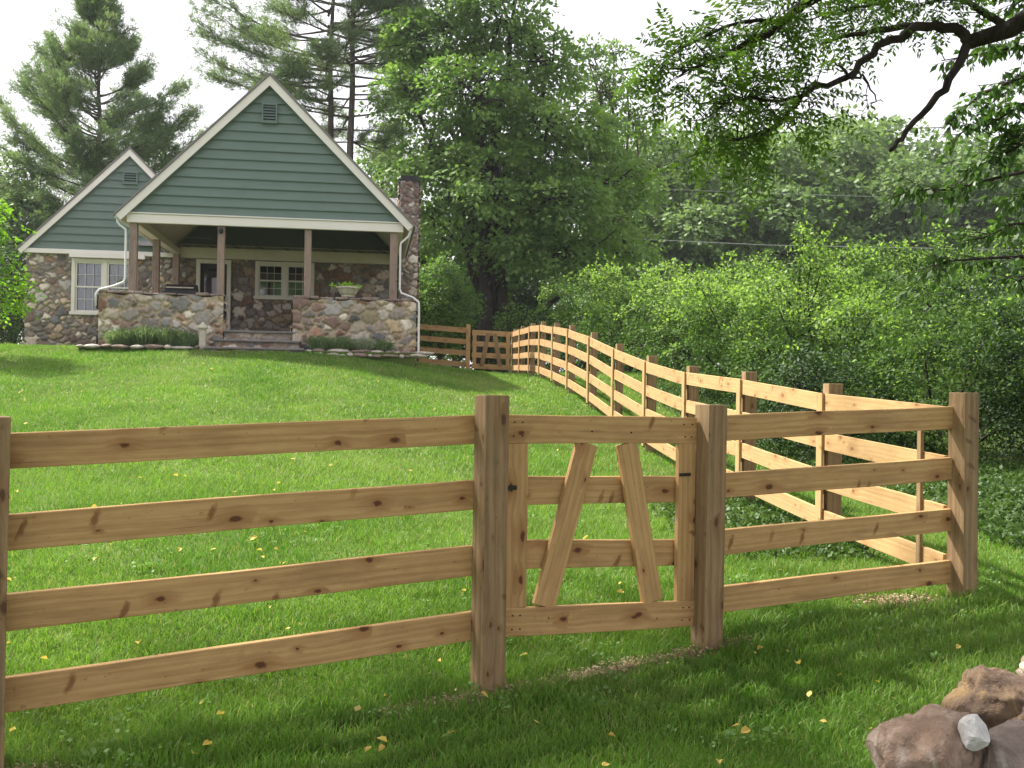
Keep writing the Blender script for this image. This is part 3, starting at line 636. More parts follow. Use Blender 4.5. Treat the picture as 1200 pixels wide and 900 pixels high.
# ------------------------------------------------------------------ front fence, gate
dirF=unit(PD-PA); nrmF=np.array([dirF[1],-dirF[0]])          # towards the camera
def P3(xy,z): return np.array([xy[0],xy[1],z])
PW=.132
topz={'A':at(8,488,4.15)[2],'B':at(578,463,5.15)[2],'C':at(834,474,5.85)[2],'D':at(1130,460,6.8)[2]}
rz={'A':at(17,510,4.15)[2],'B':at(560,485,5.15)[2],'B2':at(850,489,5.85)[2],'D':at(1115,476,6.8)[2]}
def post(parent,xy,ztop,w=PW,d=dirF,mat=None,name='post',tilt=0):
    mb=MB(); z0=G(*xy)-.25; mb.beam(P3(xy,z0),P3(xy+np.array([tilt,0]),ztop),w,w,up=(d[0],d[1],0),n=5,wob=.0012)
    o=mb.build(name,mat or M['post'],parent,bevel=.004); return o
back=-nrmF*(PW/2+.021)
SP=.333; BW=.147; BT=.038
t=thing('board_fence','four board front fence section left of the gate with two thick posts','fence',P3((PA+PB)/2,G(*(PA+PB)/2)))
post(t,PA,topz['A']); post(t,PB,topz['B'])
for k in range(4):
    a=P3(PA+back-dirF*.02,rz['A']-BW/2-SP*k); b=P3(PB+back+dirF*.02,rz['B']-BW/2-SP*k)
    MB().beam(a,b,BW+random.uniform(-.003,.004),BT,n=12,wob=.0022).build('rail',M['board_front'],t,bevel=.003)
# the section going on to the left
PZ=PA-dirF*2.15
t=thing('board_fence','four board front fence section cropped by the left edge','fence',P3((PA+PZ)/2,G(*(PA+PZ)/2)))
post(t,PZ,topz['A']-.06)
for k in range(4): MB().beam(P3(PZ+back,rz['A']-.06-BW/2-SP*k),P3(PA+back-dirF*.025,rz['A']-BW/2-SP*k),BW,BT,n=6,wob=.002).build('rail',M['board_front'],t,bevel=.003)
t=thing('board_fence','four board front fence section right of the gate up to the corner post','fence',P3((PC+PD)/2,G(*(PC+PD)/2)))
post(t,PC,topz['C'],tilt=.008); pd=post(t,PD,topz['D'],w=.135)
for k in range(4):
    a=P3(PC+back-dirF*.02,rz['B2']-BW/2-SP*k); b=P3(PD+back*.6-dirF*.03,rz['D']-BW/2-SP*1.02*k)
    MB().beam(a,b,BW+random.uniform(-.003,.004),BT,n=12,wob=.0022).build('rail',M['board_front'],t,bevel=.003)
# gate
gt=thing('wooden_gate','wooden gate with a pair of slanting braces between two thick posts','gate',P3((PB+PC)/2,G(*(PB+PC)/2)))
GL=np.linalg.norm(PC-PB); s0=PW/2+.045; s1=GL-PW/2-.0
def gp(s,z,off=0): 
    q=PB+dirF_g*s+(-nrm_g)*(PW/2-.02+off); return P3(q,z)
dirF_g=unit(PC-PB); nrm_g=np.array([dirF_g[1],-dirF_g[0]])
def gz(s,y0,y1):  # height of a line running from pixel y0 at the left stile to y1 at the right stile
    za=at(598,y0,5.2)[2]; zb=at(820,y1,5.8)[2]; f=(s-s0)/(s1-s0); return za+(zb-za)*f
zt=lambda s:gz(s,503,507); zb_=lambda s:gz(s,730,722)
for nm,(f0,f1),off in [('rail',(503,505),0),('rail',(577,575),.045),('rail',(652,650),.045),('rail',(731,720),0)]:
    MB().beam(gp(s0,gz(s0,f0,f1),off),gp(s1,gz(s1,f0,f1),off),BW,BT*.9,n=10,wob=.0018).build(nm,M['board_front'],gt,bevel=.003)
for s,w in ((s0+.065,.125),(s1-.062,.122)):
    MB().beam(gp(s,gz(s,503,505)-BW/2+.002,.004),gp(s,gz(s,731,720)+BW/2-.002,.004),w,BT*.9,up=(dirF_g[0],dirF_g[1],0),n=6,wob=.0012).build('stile',M['board_front'],gt,bevel=.003)
# braces
def spx(x): # pixel column -> distance along the gate
    r_=(x-600)/FPX; # X = r Y
    a=PB+(-nrm_g)*(PW/2-.02); return (r_*a[1]-a[0])/(dirF_g[0]-r_*dirF_g[1])
for x0,x1 in ((689,641),(735,768)):
    sa_=spx(x0); sb_=spx(x1); a=gp(sa_,gz(sa_,503,505)-BW/2+.001,.003); b=gp(sb_,gz(sb_,731,720)+BW/2-.001,.003)
    MB().beam(a,b,.132,BT*.8,up=(dirF_g[0],dirF_g[1],0),n=6,wob=.001).build('brace',M['board_front'],gt,bevel=.003)
lb=MB(); la=gp(s0-.006,at(598,572,5.2)[2],-.03); lb.box(la+P3(dirF_g*.015,0),(.075,.016,.022),ax=[P3(dirF_g,0),P3(-nrm_g,0),(0,0,1)]); lb.tube([la+P3(-dirF_g*.02,0),la+P3(dirF_g*.035,0)],.008,8); lb.build('latch',M['rust'],gt)
hb=MB(); ha=gp(s1-.085,at(812,557,5.75)[2],-.02); hb.box(ha,(.08,.006,.018),ax=[P3(dirF_g,0),P3(-nrm_g,0),(0,0,1)]); hb.build('hinge',M['rust'],gt)

def nail(parent,p,nrm):
    m_=MB(); n3=P3(nrm,0); m_.tube([np.array(p)-n3*.004,np.array(p)+n3*.0025],.0045,8); m_.build('nail',M['rust'],parent)
for s_ in (s0+.04,s0+.09,s1-.09,s1-.035):
    for (a_,b_,o_) in ((503,505,0),(731,720,0)):
        for dz in (.035,-.035): nail(gt,gp(s_+random.uniform(-.006,.006),gz(s_,a_,b_)+dz,-BT*.45-.001),nrm_g)
for x0,x1 in ((689,641),(735,768)):
    for (a_,b_,xx) in ((503,505,x0),(731,720,x1)):
        nail(gt,gp(spx(xx)+.02,gz(spx(xx),a_,b_)+random.uniform(-.02,.02),-BT*.45-.001),nrm_g)
# ------------------------------------------------------------------ side fence
YS=[8.8,10.75,12.7,14.7,16.7,18.7,20.7,22.7,24.7,26.7,28.7,30.7]
tp_px=[461,445,437,424,409,395,386,383,381,382.6,386,389]; bx=[965,869,804,757,720,691,666,648.5,633,621,609.5,601]
line=[(np.array([3.0-.05,6.95]),at(1112,478,6.95)[2])]
for Y,py,px in zip(YS,tp_px,bx): p=at(px,py,Y); line.append((p[:2],p[2]))
sd=unit(line[-1][0]-line[0][0]); out=np.array([sd[1],-sd[0]])    # away from the lawn
st=thing('board_fence','long four board side fence climbing the slope from the corner post to the far corner','fence',P3(line[5][0],G(*line[5][0])))
for i in range(len(line)-1):
    (a,za),(b,zb)=line[i],line[i+1]
    for k in range(4):
        MB().beam(P3(a,za-BW/2-SP*k+random.uniform(-.006,.006)),P3(b,zb-BW/2-SP*k+random.uniform(-.006,.006)),BW+.004,.028,n=3,wob=.002).build('rail',M['board'],st,bevel=.002 if i<3 else 0)
for i,(a,za) in enumerate(line):
    if i==0:
        q=a+sd*.28-out*.03; MB().beam(P3(q,za-1.22),P3(q,za-.01),.05,.022,up=(sd[0],sd[1],0)).build('batten',M['post'],st); continue
    post(st,a+out*.085,za+.085,w=.125 if i<5 else .11,d=sd,mat=M['post'])
    q=a-out*.027; MB().beam(P3(q,za-1.2),P3(q,za+.004),.11,.022,up=(sd[0],sd[1],0),n=2,wob=.001).build('batten',M['board'],st,bevel=.002 if i<3 else 0)
# back fence and its gate
c0,z0=line[-1]; e=at(480,381,30.6); bd=unit(e[:2]-c0); m1=at(549,384.5,30.65)
bt=thing('board_fence','far back fence section between the far gate and the stone porch','fence',P3(m1[:2],G(*m1[:2])))
far_e=at(420,374,30.9)
for k in range(4): MB().beam(P3(far_e[:2],far_e[2]-BW/2-.34*k),P3(m1[:2],m1[2]-BW/2-.34*k),BW+.01,.03,n=2).build('rail',M['board'],bt)
for q in (m1[:2],far_e[:2],(m1[:2]+far_e[:2])/2+np.array([-.3,0])): post(bt,q+np.array([0,-.08]),m1[2]+.08 if q is m1[:2] else m1[2]+.1,w=.12,d=np.array([1.,0]),mat=M['board'])
g2=thing('wooden_gate','small far gate with slanting braces at the corner of the back fence','gate',P3((m1[:2]+c0)/2,G(*(m1[:2]+c0)/2)))
ga=m1[:2]+np.array([.11,0]); gb=c0-np.array([.06,0])
for k in range(4): MB().beam(P3(ga,m1[2]-.05-BW/2-.335*k),P3(gb,z0-BW/2-.335*k),BW+.005,.03).build('rail',M['board'],g2)
zt2=m1[2]-.05; 
for f in (.07,.93): 
    q=ga+(gb-ga)*f+np.array([0,-.03]); MB().beam(P3(q,zt2-1.15),P3(q,zt2-.06),.11,.025,up=(1,0,0)).build('stile',M['board'],g2)
for f0,f1 in ((.42,.26),(.58,.74)):
    MB().beam(P3(ga+(gb-ga)*f0+np.array([0,-.03]),zt2-.1),P3(ga+(gb-ga)*f1+np.array([0,-.03]),zt2-1.1),.13,.02,up=(1,0,0)).build('brace',M['post'],g2)

# ------------------------------------------------------------------ house
TH=R(8); HU=np.array([math.cos(TH),math.sin(TH),0]); HV=np.array([-math.sin(TH),math.cos(TH),0]); HW=np.array([0,0,1.]); H0=np.array([-8.1,21.6,0])
def H(u,v,z): return H0+HU*u+HV*v+HW*z
AX=[HU,HV,HW]
GZ=2.40
def hbox(mb,u0,u1,v0,v1,z0,z1): return mb.box(H((u0+u1)/2,(v0+v1)/2,(z0+z1)/2),(abs(u1-u0),abs(v1-v0),abs(z1-z0)),AX)
PAL=np.array([(.29,.245,.21),(.20,.165,.145),(.36,.31,.26),(.15,.135,.13),(.25,.15,.11),(.43,.39,.35),(.12,.12,.13),(.24,.215,.20),(.32,.25,.17),(.17,.115,.10),(.30,.28,.27),(.36,.28,.21),(.22,.21,.21),(.27,.23,.16)])
def stone_panel(name,parent,P0,A,B,N,w,h,cell=(.24,.17),step=.022,holes=(),seed=0,mortar=(.30,.26,.21),mt=.022,relief=.05,topwob=.02,pal=PAL,bright=1.0,edgewrap=.0,mat='stone'):
    """field-stone face: P0 corner, A/B unit axes (along, up), N outward normal"""
    rng=np.random.default_rng(seed); P0=np.array(P0,float)
    nu=max(int(w/step),2); nv_=max(int(h/step),2); uu=np.linspace(0,w,nu+1); vv=np.linspace(0,h,nv_+1); UU,VV=np.meshgrid(uu,vv); P=np.stack([UU,VV],-1).reshape(-1,2)
    # seeds: jittered rows with varying sizes
    seeds=[]; z=0
    tries=int(w*h/(cell[0]*cell[1])*14)
    for _ in range(tries):
        sz=rng.choice([.55,.8,1.0,1.35],p=[.25,.3,.3,.15]); c=np.array([rng.uniform(-.05,w+.05),rng.uniform(-.05,h+.05)])
        ax_=np.array([cell[0],cell[1]])*sz*.5*rng.uniform(.85,1.2,2); ok=True
        for (c2,a2) in seeds:
            d=(c-c2)/(ax_+a2); 
            if d@d<.78: ok=False;break
        if ok: seeds.append((c,ax_))
    SC=np.array([s[0] for s in seeds]); SA=np.array([s[1] for s in seeds]); ang=rng.uniform(-.35,.35,len(seeds))
    wobx=.018*np.sin(P[:,1]*31+P[:,0]*9)+.012*np.sin(P[:,1]*57); woby=.014*np.sin(P[:,0]*27+P[:,1]*13)+.01*np.sin(P[:,0]*61)
    D1=np.full(len(P),9.);D2=np.full(len(P),9.);I1=np.zeros(len(P),int)
    for j in range(len(SC)):
        dx=P[:,0]+wobx-SC[j,0]; dy=P[:,1]+woby-SC[j,1]; ca,sa_=math.cos(ang[j]),math.sin(ang[j]); ex=(dx*ca+dy*sa_)/SA[j,0]; ey=(-dx*sa_+dy*ca)/SA[j,1]
        d=(abs(ex)**2.4+abs(ey)**2.4)**(1/2.4); m=d<D1; D2=np.where(m,D1,np.minimum(D2,d)); I1=np.where(m,j,I1); D1=np.where(m,d,D1)
    gap=(D2-D1); sc=SA[I1].mean(1); edge=gap*sc*.5
    body=sm((edge-mt*.25)/(mt*.8))*sm((1.75-D1)/.35)
    ci=rng.integers(0,len(pal),len(SC)); cc=pal[ci]*rng.uniform(.65,1.35,(len(SC),1)); pale=rng.random(len(SC))<.08; cc[pale]=np.array([.55,.5,.44])
    col=np.array(mortar)*(1-body[:,None])+cc[I1]*body[:,None]; col=col*bright*1.13
    dome=body*(relief*(.5+.5*np.sqrt(np.clip(1-(D1/1.6)**2,0,1)))*(.6+.8*rng.random(len(SC))[I1]))
    vv_=P[:,1]+ (P[:,1]>h-1e-4)*topwob*np.sin(P[:,0]*11)*1.0
    V=P0+P[:,:1]*np.array(A)+vv_[:,None]*np.array(B)+dome[:,None]*np.array(N)
    ii=np.arange(len(P)).reshape(nv_+1,nu+1); q=np.stack([ii[:-1,:-1],ii[:-1,1:],ii[1:,1:],ii[1:,:-1]],-1).reshape(-1,4)
    mid=P[q].mean(1); k=np.ones(len(q),bool)
    for (a,b,c,d) in holes: k&=~((mid[:,0]>a)&(mid[:,0]<b)&(mid[:,1]>c)&(mid[:,1]<d))
    q=q[k]; return V,q,np.concatenate([col,np.ones((len(col),1))],1)
def stone_obj(name,parent,panels,extra=None,smooth=True):
    Vs=[];Q=[];Cs=[];b=0
    for V,q,c in panels: Vs.append(V);Q.append(q+b);Cs.append(c);b+=len(V)
    o=npmesh(name,np.concatenate(Vs),4,np.concatenate(Q),M['stone'],parent,attrs={'stone':np.concatenate(Cs)},smooth=smooth); return o
house=thing('stone_house','stone cottage with green lap sided gables and cream trim','house',H(1.2,0,GZ))
# rear porch wall + wing wall (same plane v=5.2)
FLZ=2.86
rear=stone_panel('',house,H(0,5.2,2.3),HU,HW,-HV,5.9,2.8,cell=(.26,.2),seed=1,holes=[(.60,1.30,.5,2.62),(2.05,3.52,1.75,2.68)],mortar=(.22,.17,.14),bright=.9)
wingp=stone_panel('',house,H(-3.72,5.2,2.2),HU,HW,-HV,3.72,2.82,cell=(.22,.155),seed=2,holes=[(1.16,2.74,1.32,2.66)],mortar=(.19,.165,.14),bright=1.1,mt=.028)
wl=stone_panel('',house,H(-3.72,9,2.2),-HV,HW,-HU,3.8,2.9,cell=(.25,.19),seed=3,step=.05)
rt=stone_panel('',house,H(5.9,5.2,2.2),HV,HW,HU,7,2.9,cell=(.25,.19),seed=4,step=.06)
stone_obj('stone_wall',house,[rear,wingp,wl,rt])
# chimney
ch=[stone_panel('',house,H(5.78,5.0,2.3),HU,HW,-HV,.50,4.95,cell=(.2,.15),seed=6,mortar=(.2,.17,.15),bright=1.05,mt=.028),stone_panel('',house,H(5.78,5.9,2.3),-HV,HW,-HU,.9,4.95,cell=(.2,.15),seed=7),stone_panel('',house,H(6.28,5.0,2.3),HV,HW,HU,.9,4.95,cell=(.2,.15),seed=8)]
cho=stone_obj('chimney',house,ch)
cm=MB(); hbox(cm,5.75,6.31,4.97,5.93,7.25,7.31); hbox(cm,5.80,6.26,5.02,5.88,7.31,7.42); cm.build('chimney_cap',M['black'],cho)
def gable_siding(name,u0,u1,z0,apex_u,apex_z,v,rev,mat,parent,holes=()):
    mb=MB(); n=int(math.ceil((apex_z-z0)/rev)); hw_l=apex_u-u0; hw_r=u1-apex_u; Hh=apex_z-z0
    def ul(z): return u0+hw_l*(z-z0)/Hh
    def ur(z): return u1-hw_r*(z-z0)/Hh
    for i in range(n):
        a=z0+i*rev; b=min(a+rev+.012,apex_z-.01)
        if b<=a+.02: continue
        L0,R0,L1,R1=ul(a),ur(a),ul(b),ur(b); wv=.004*math.sin(i*2.7)
        vs=[H(L0,v-.052,a),H(R0,v-.052,a+wv),H(R1,v-.012,b+.012),H(L1,v-.012,b+.012),H(L0,v+.01,a+.018),H(R0,v+.01,a+.018+wv)]
        mb.add(vs,[(0,1,2,3),(1,0,4,5)])
    mb.add([H(u0,v+.02,z0),H(u1,v+.02,z0),H(apex_u,v+.02,apex_z)],[(0,1,2)])
    return mb.build(name,mat,parent)
# porch gable (front plane v=-.1)
PUC=2.83; PHW=2.86; EZ=5.28; APZ=8.20
gable_siding('gable_siding',PUC-PHW,PUC+PHW,EZ,PUC,EZ+PHW*1.0,-.08,.205,M['siding'],house)
# wing gable
WUC=-1.18; WHW=2.5; WEZ=5.13
gable_siding('gable_siding',WUC-WHW,WUC+WHW,WEZ,WUC,WEZ+WHW,5.12,.205,M['siding'],house)
# green gable wall inside porch above rear fascia
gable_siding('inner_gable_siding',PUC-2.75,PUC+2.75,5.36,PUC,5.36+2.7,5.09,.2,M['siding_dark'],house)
# fascia/beams
def hb(name,mat,*a,parent=house,bevel=.006): 
    mb=MB(); hbox(mb,*a); return mb.build(name,mat,parent,bevel=bevel)
hb('fascia_board',M['cream'],-.06,5.72,-.14,-.04,5.085,5.27)
hb('fascia_board',M['cream'],-.07,5.73,-.165,-.035,5.272,5.30)
hb('porch_beam',M['cream'],-.06,.12,-.038,5.15,5.085,5.25); hb('porch_beam',M['cream'],5.54,5.72,-.038,5.15,5.085,5.25)
hb('porch_beam',M['soffit'],.122,5.538,5.0,5.148,5.02,5.37)
hb('fascia_board',M['cream'],-3.72,-.02,5.02,5.11,5.02,5.135)
hb('fascia_board',M['cream'],-2.62,-.75,4.97,5.018,4.93,5.06)
# slopes: rake boards and roof slabs
def slab(u0,z0,u1,z1,v0,v1,th,mat,name,off=0,parent=house,bevel=0):
    d=unit(np.array([u1-u0,z1-z0])); nn=np.array([-d[1],d[0]])
    if nn[1]<0: nn=-nn
    a=np.array([u0,z0])+nn*off; b=np.array([u1,z1])+nn*off; b2_=b+nn*th; b=b+d*(u1-b[0])/d[0]; b2_=b2_+d*(u1-b2_[0])/d[0]; pts=[a,b,b2_,a+nn*th]
    vs=[H(p[0],v0,p[1]) for p in pts]+[H(p[0],v1,p[1]) for p in pts]
    return MB().add(vs,[(0,1,2,3),(7,6,5,4),(0,4,5,1),(1,5,6,2),(2,6,7,3),(3,7,4,0)]).build(name,mat,parent,bevel=bevel)
def rake(cu,cz,hw,v0,v1,ext=.16,rb=.15,umax=99):
    for s in (-1,1):
        u0=cu+s*(hw+ext); u0=min(u0,umax); z0_=cz-abs(u0-cu)
        slab(u0,z0_,cu,cz,v0,v0+.04,rb,M['cream'],'rake_board',off=-.04)
        slab(u0-s*(-.03),z0_-.03,cu,cz,v0-.03,v1,.035,M['roof_dark'],'roof_edge' ,off=rb-.035)
        slab(u0,z0_,cu,cz,v0+.045,v1,.03,M['soffit'],'soffit',off=.02)
rake(PUC,EZ+PHW+.02,PHW,-.24,7.5)
rake(WUC,WEZ+WHW+.02,WHW,4.98,9.5,ext=.13,rb=.13,umax=-.3)
# main roof
mr=MB(); mr.add([H(-1,4.9,5.28),H(5.95,4.9,5.28),H(5.95,7.4,7.25),H(-1,7.4,7.25),H(-1,9.9,5.28),H(5.95,9.9,5.28)],[(0,1,2,3),(3,2,5,4)]); mr.build('main_roof',M['roof'],house)
mr=MB(); mr.add([H(5.9,5.2,5.1),H(5.9,9.9,5.1),H(5.9,7.4,7.18)],[(0,1,2)]); mr.build('end_gable',M['siding'],house)
hb('corner_board',M['cream'],5.6,5.78,5.1,5.19,2.86,5.28)
# louvre vents
def vent(uc,zc,w,h,v,name='gable_vent'):
    mb=MB(); 
    f=MB(); hbox(f,uc-w/2-.03,uc-w/2,v-.07,v,zc-h/2-.03,zc+h/2+.03); hbox(f,uc+w/2,uc+w/2+.03,v-.07,v,zc-h/2-.03,zc+h/2+.03); hbox(f,uc-w/2,uc+w/2,v-.07,v,zc+h/2,zc+h/2+.03); hbox(f,uc-w/2,uc+w/2,v-.07,v,zc-h/2-.03,zc-h/2)
    o=f.build(name,M['siding'],house); 
    nsl=int(h/.055)
    for i in range(nsl):
        z=zc-h/2+h*(i+.5)/nsl; mb.add([H(uc-w/2,v-.06,z-.025),H(uc+w/2,v-.06,z-.025),H(uc+w/2,v-.02,z+.022),H(uc-w/2,v-.02,z+.022)],[(0,1,2,3)])
    mb.build('louvre',M['siding'],o); b=MB(); hbox(b,uc-w/2,uc+w/2,v-.012,v-.004,zc-h/2,zc+h/2); b.build('vent_backing',M['interior'],o)
vent(PUC,7.52,.26,.36,-.12); vent(WUC+.02,7.03,.30,.26,5.08)
# windows
def window(u0,u1,z0,z1,v,cols=3,mull=True,curtain=True,fr=.075,grid=(3,2)):
    f=MB(); hbox(f,u0,u0+fr,v-.05,v+.08,z0,z1); hbox(f,u1-fr,u1,v-.05,v+.08,z0,z1); hbox(f,u0+fr,u1-fr,v-.05,v+.08,z1-fr,z1); hbox(f,u0-.03,u1+.03,v-.09,v+.08,z0-.03,z0+.05)
    um=(u0+u1)/2; hbox(f,um-.055,um+.055,v-.045,v+.075,z0+.05,z1-fr)
    w=f.build('window',M['winframe'],house,bevel=.004)
    for a,b in ((u0+fr,um-.055),(um+.055,u1-fr)):
        s=MB(); zb=z0+.05; zt_=z1-fr; zm=(zb+zt_)/2; e=.04
        for (c,d,vv) in ((zb,zm+.02,.01),(zm-.02,zt_,-.015)):
            hbox(s,a,a+e,v+vv,v+vv+.03,c,d); hbox(s,b-e,b,v+vv,v+vv+.03,c,d); hbox(s,a+e,b-e,v+vv,v+vv+.03,c,c+e); hbox(s,a+e,b-e,v+vv,v+vv+.03,d-e,d)
            for i in range(1,grid[0]): uu=a+e+(b-a-2*e)*i/grid[0]; hbox(s,uu-.0045,uu+.0045,v+vv+.005,v+vv+.022,c+e,d-e)
            for i in range(1,grid[1]): zz_=c+e+(d-c-2*e)*i/grid[1]; hbox(s,a+e,b-e,v+vv+.006,v+vv+.021,zz_-.0045,zz_+.0045)
        s.build('sash',M['winframe'],w)
        g_=MB(); hbox(g_,a,b,v+.05,v+.054,zb,zt_); g_.build('pane',M['pane'],w)
        if curtain:
            c_=MB(); n=26
            vs=[];fs=[]
            for i in range(n+1):
                uu=a+(b-a)*i/n; dv=.022*math.sin(i*1.35)+.01*math.sin(i*2.9); vs+= [H(uu,v+.12+dv,zb),H(uu,v+.12+dv,zt_)]
            for i in range(n):
                if not curtain=='open' or i<7 or i>n-8: fs.append((2*i,2*i+2,2*i+3,2*i+1))
            c_.add(vs,fs); c_.build('curtain',M['curtain'],w)
    b_=MB(); hbox(b_,u0,u1,v+.30,v+.32,z0,z1); hbox(b_,u0-.02,u0,v+.085,v+.3,z0,z1);hbox(b_,u1,u1+.02,v+.085,v+.3,z0,z1);hbox(b_,u0,u1,v+.085,v+.3,z1,z1+.02);hbox(b_,u0,u1,v+.085,v+.3,z0-.02,z0); b_.build('dark_room',M['interior'],w)
window(-2.59,-.95,3.50,4.93,5.17,fr=.09)
window(2.02,3.55,4.03,5.0,5.17,curtain=False,fr=.08,grid=(3,2))
# door
dr=MB(); 
for a in ((.52,.62,5.08,5.22,2.86,5.0),(1.30,1.40,5.08,5.22,2.86,5.0),(.62,1.30,5.08,5.22,4.9,5.0)): hbox(dr,*a)
d0=dr.build('door_frame',M['winframe'],house)
d1=MB(); hbox(d1,.62,1.30,5.17,5.21,2.9,4.9); dd=d1.build('door',M['interior'],house)
d2=MB(); hbox(d2,.72,1.20,5.155,5.168,3.6,4.75); d2.build('door_glass',M['glass'],dd); d3=MB(); d3.lathe(H(1.24,5.13,3.86),[(.0,-.03),(.03,-.02),(.035,0),(.03,.02),(.0,.03)],10); d3.build('handle',M['rust'],dd)
# porch floor, posts, walls, steps
hb('porch_floor',M['floor'],-.1,5.8,.05,5.15,2.3,FLZ)
WT=3.56
def porch_wall(u0,u1,v0,v1,seed,z0=2.2,top=WT,name='porch_wall'):
    kw=dict(cell=(.27,.19),mortar=(.34,.28,.215),bright=1.12,relief=.045,mt=.03)
    p=[stone_panel('',house,H(u0,v0,z0),HU,HW,-HV,u1-u0,top-z0,seed=seed,**kw),stone_panel('',house,H(u1,v0,z0),HV,HW,HU,v1-v0,top-z0,seed=seed+1,**kw),stone_panel('',house,H(u0,v1,z0),-HV,HW,-HU,v1-v0,top-z0,seed=seed+2,**kw),stone_panel('',house,H(u1,v1,z0),-HU,HW,HV,u1-u0,top-z0,seed=seed+3,step=.05,**{k:v for k,v in kw.items()}),
       stone_panel('',house,H(u0,v0,top-.02),HU,HV,HW,u1-u0,v1-v0,seed=seed+4,cell=(.3,.3),mortar=(.34,.3,.25),bright=1.15,relief=.05)]
    return stone_obj(name,house,p)
wL=porch_wall(-.56,1.96,-.22,.24,20); wR=porch_wall(3.40,6.02,-.22,.24,30); porch_wall(-.56,-.12,.24,5.15,40,name='porch_wall')
# irregular cap stones
def capstones(u0,u1,v0,v1,z,parent,seed):
    r_=random.Random(seed); u=u0-.02
    mb=MB(); 
    while u<u1:
        w=r_.uniform(.16,.4); e=min(u+w,u1+.02); h=r_.uniform(.035,.075); 
        hbox(mb,u+.006,e-.006,v0-r_.uniform(0,.035),v1+.01,z,z+h); u=e
    return mb.build('cap_stone',M['edge2'],parent,bevel=.02)
capstones(-.56,1.96,-.22,.24,WT+.01,wL,1); capstones(3.40,6.02,-.22,.24,WT+.01,wR,2)
def ppost(u,v,zb,w=.15):
    MB().beam(H(u,v,zb),H(u,v,5.084),w,w,up=HU,n=4,wob=.001).build('porch_post',M['porch_post'],house,bevel=.006)
ppost(.06,.0,3.62,.155); ppost(1.86,.0,3.62,.145); ppost(3.68,.0,3.62,.145); ppost(5.52,.0,3.62,.165); ppost(.05,2.4,3.5); ppost(.05,4.9,3.5)
# steps
stp=[(1.70,3.66,-.92,-.05,2.40,2.475),(1.85,3.56,-.58,-.05,2.475,2.65),(1.98,3.39,-.22,.06,2.65,2.86)]
smb=[]; 
for i,(a,b,c,d,z0_,z1_) in enumerate(stp):
    smb.append(stone_panel('',house,H(a,c+.02,z0_-(.15 if i==0 else 0)),HU,HW,-HV,b-a,z1_-z0_+(.12 if i==0 else -.02),cell=(.22,.13),seed=60+i,mortar=(.28,.22,.18),relief=.02))
so=stone_obj('steps',house,smb)
for i,(a,b,c,d,z0_,z1_) in enumerate(stp):
    t_=MB(); t_.beam(H(a-.03,(c+d)/2-.02,z1_-.022),H(b+.03,(c+d)/2-.02,z1_-.022),.045,abs(d-c)+.06,n=5,wob=.003); t_.build('tread',M['slab'],so,bevel=.01)
# gutters/downspouts
def spout(pts,name='downspout',r=.023): 
    mb=MB(); mb.tube(pts,r,10); return mb.build(name,M['white'],house,smooth=True)
gL=MB(); gL.tube([H(-.24,-.22,5.19),H(-.24,5.0,5.19)],.055,8); gL.build('gutter',M['white'],house,smooth=True)
gR_=MB(); gR_.tube([H(5.88,-.22,5.21),H(5.88,5.0,5.21)],.055,8); gR_.build('gutter',M['white'],house,smooth=True)
spout([H(-.24,-.16,5.16),H(-.24,-.16,5.08),H(-.2,-.15,5.02),H(-.08,-.13,4.93),H(-.07,-.13,4.8),H(-.07,-.13,3.9),H(-.1,-.14,3.82),H(-.3,-.2,3.72),H(-.55,-.26,3.64),H(-.61,-.28,3.55),H(-.61,-.28,3.3)])
spout([H(5.86,-.16,5.16),H(5.86,-.16,5.08),H(5.83,-.15,5.0),H(5.67,-.13,4.85),H(5.66,-.13,4.75),H(5.66,-.13,3.85),H(5.70,-.15,3.76),H(5.95,-.26,3.66),H(6.07,-.30,3.56),H(6.08,-.30,3.4),H(6.08,-.30,2.5),H(6.10,-.33,2.44),H(6.16,-.42,2.42)])
# bracket/lamp on second post, wall light
lm=MB(); lm.lathe(H(1.86,-.12,4.98),[(.0,-.07),(.045,-.05),(.055,0),(.04,.05),(.0,.06)],10); lm.build('lantern',M['black'],house)
lm=MB(); lm.lathe(H(.22,5.08,4.55),[(.0,-.05),(.05,-.03),(.06,.02),(.03,.09),(.0,.1)],10); lm.build('wall_light',M['winframe'],house)

# things by the house
def on(u,v,z): return H(u,v,z)
# planter with lime plant
pb=H(4.55,-.02,WT+.075); pl=thing('planter','pale urn planter standing on the right porch wall','planter',pb)
MB().lathe(pb,[(.12,0),(.14,.02),(.14,.05),(.18,.09),(.23,.19),(.26,.20),(.26,.235),(.22,.235),(.2,.19)],24).build('pot',M['planter'],pl,smooth=False)
rr=np.random.default_rng(1); C=pb+np.array([0,0,.25])+rr.normal(size=(26,3))*np.array([.11,.11,.05]); V,I=spray_cloud(C,np.tile([0,0,1.],(26,1)),10,.08,.6,.07,rng=rr,aspect=.8); npmesh('plant',V,4,I,M['lime'],pl)
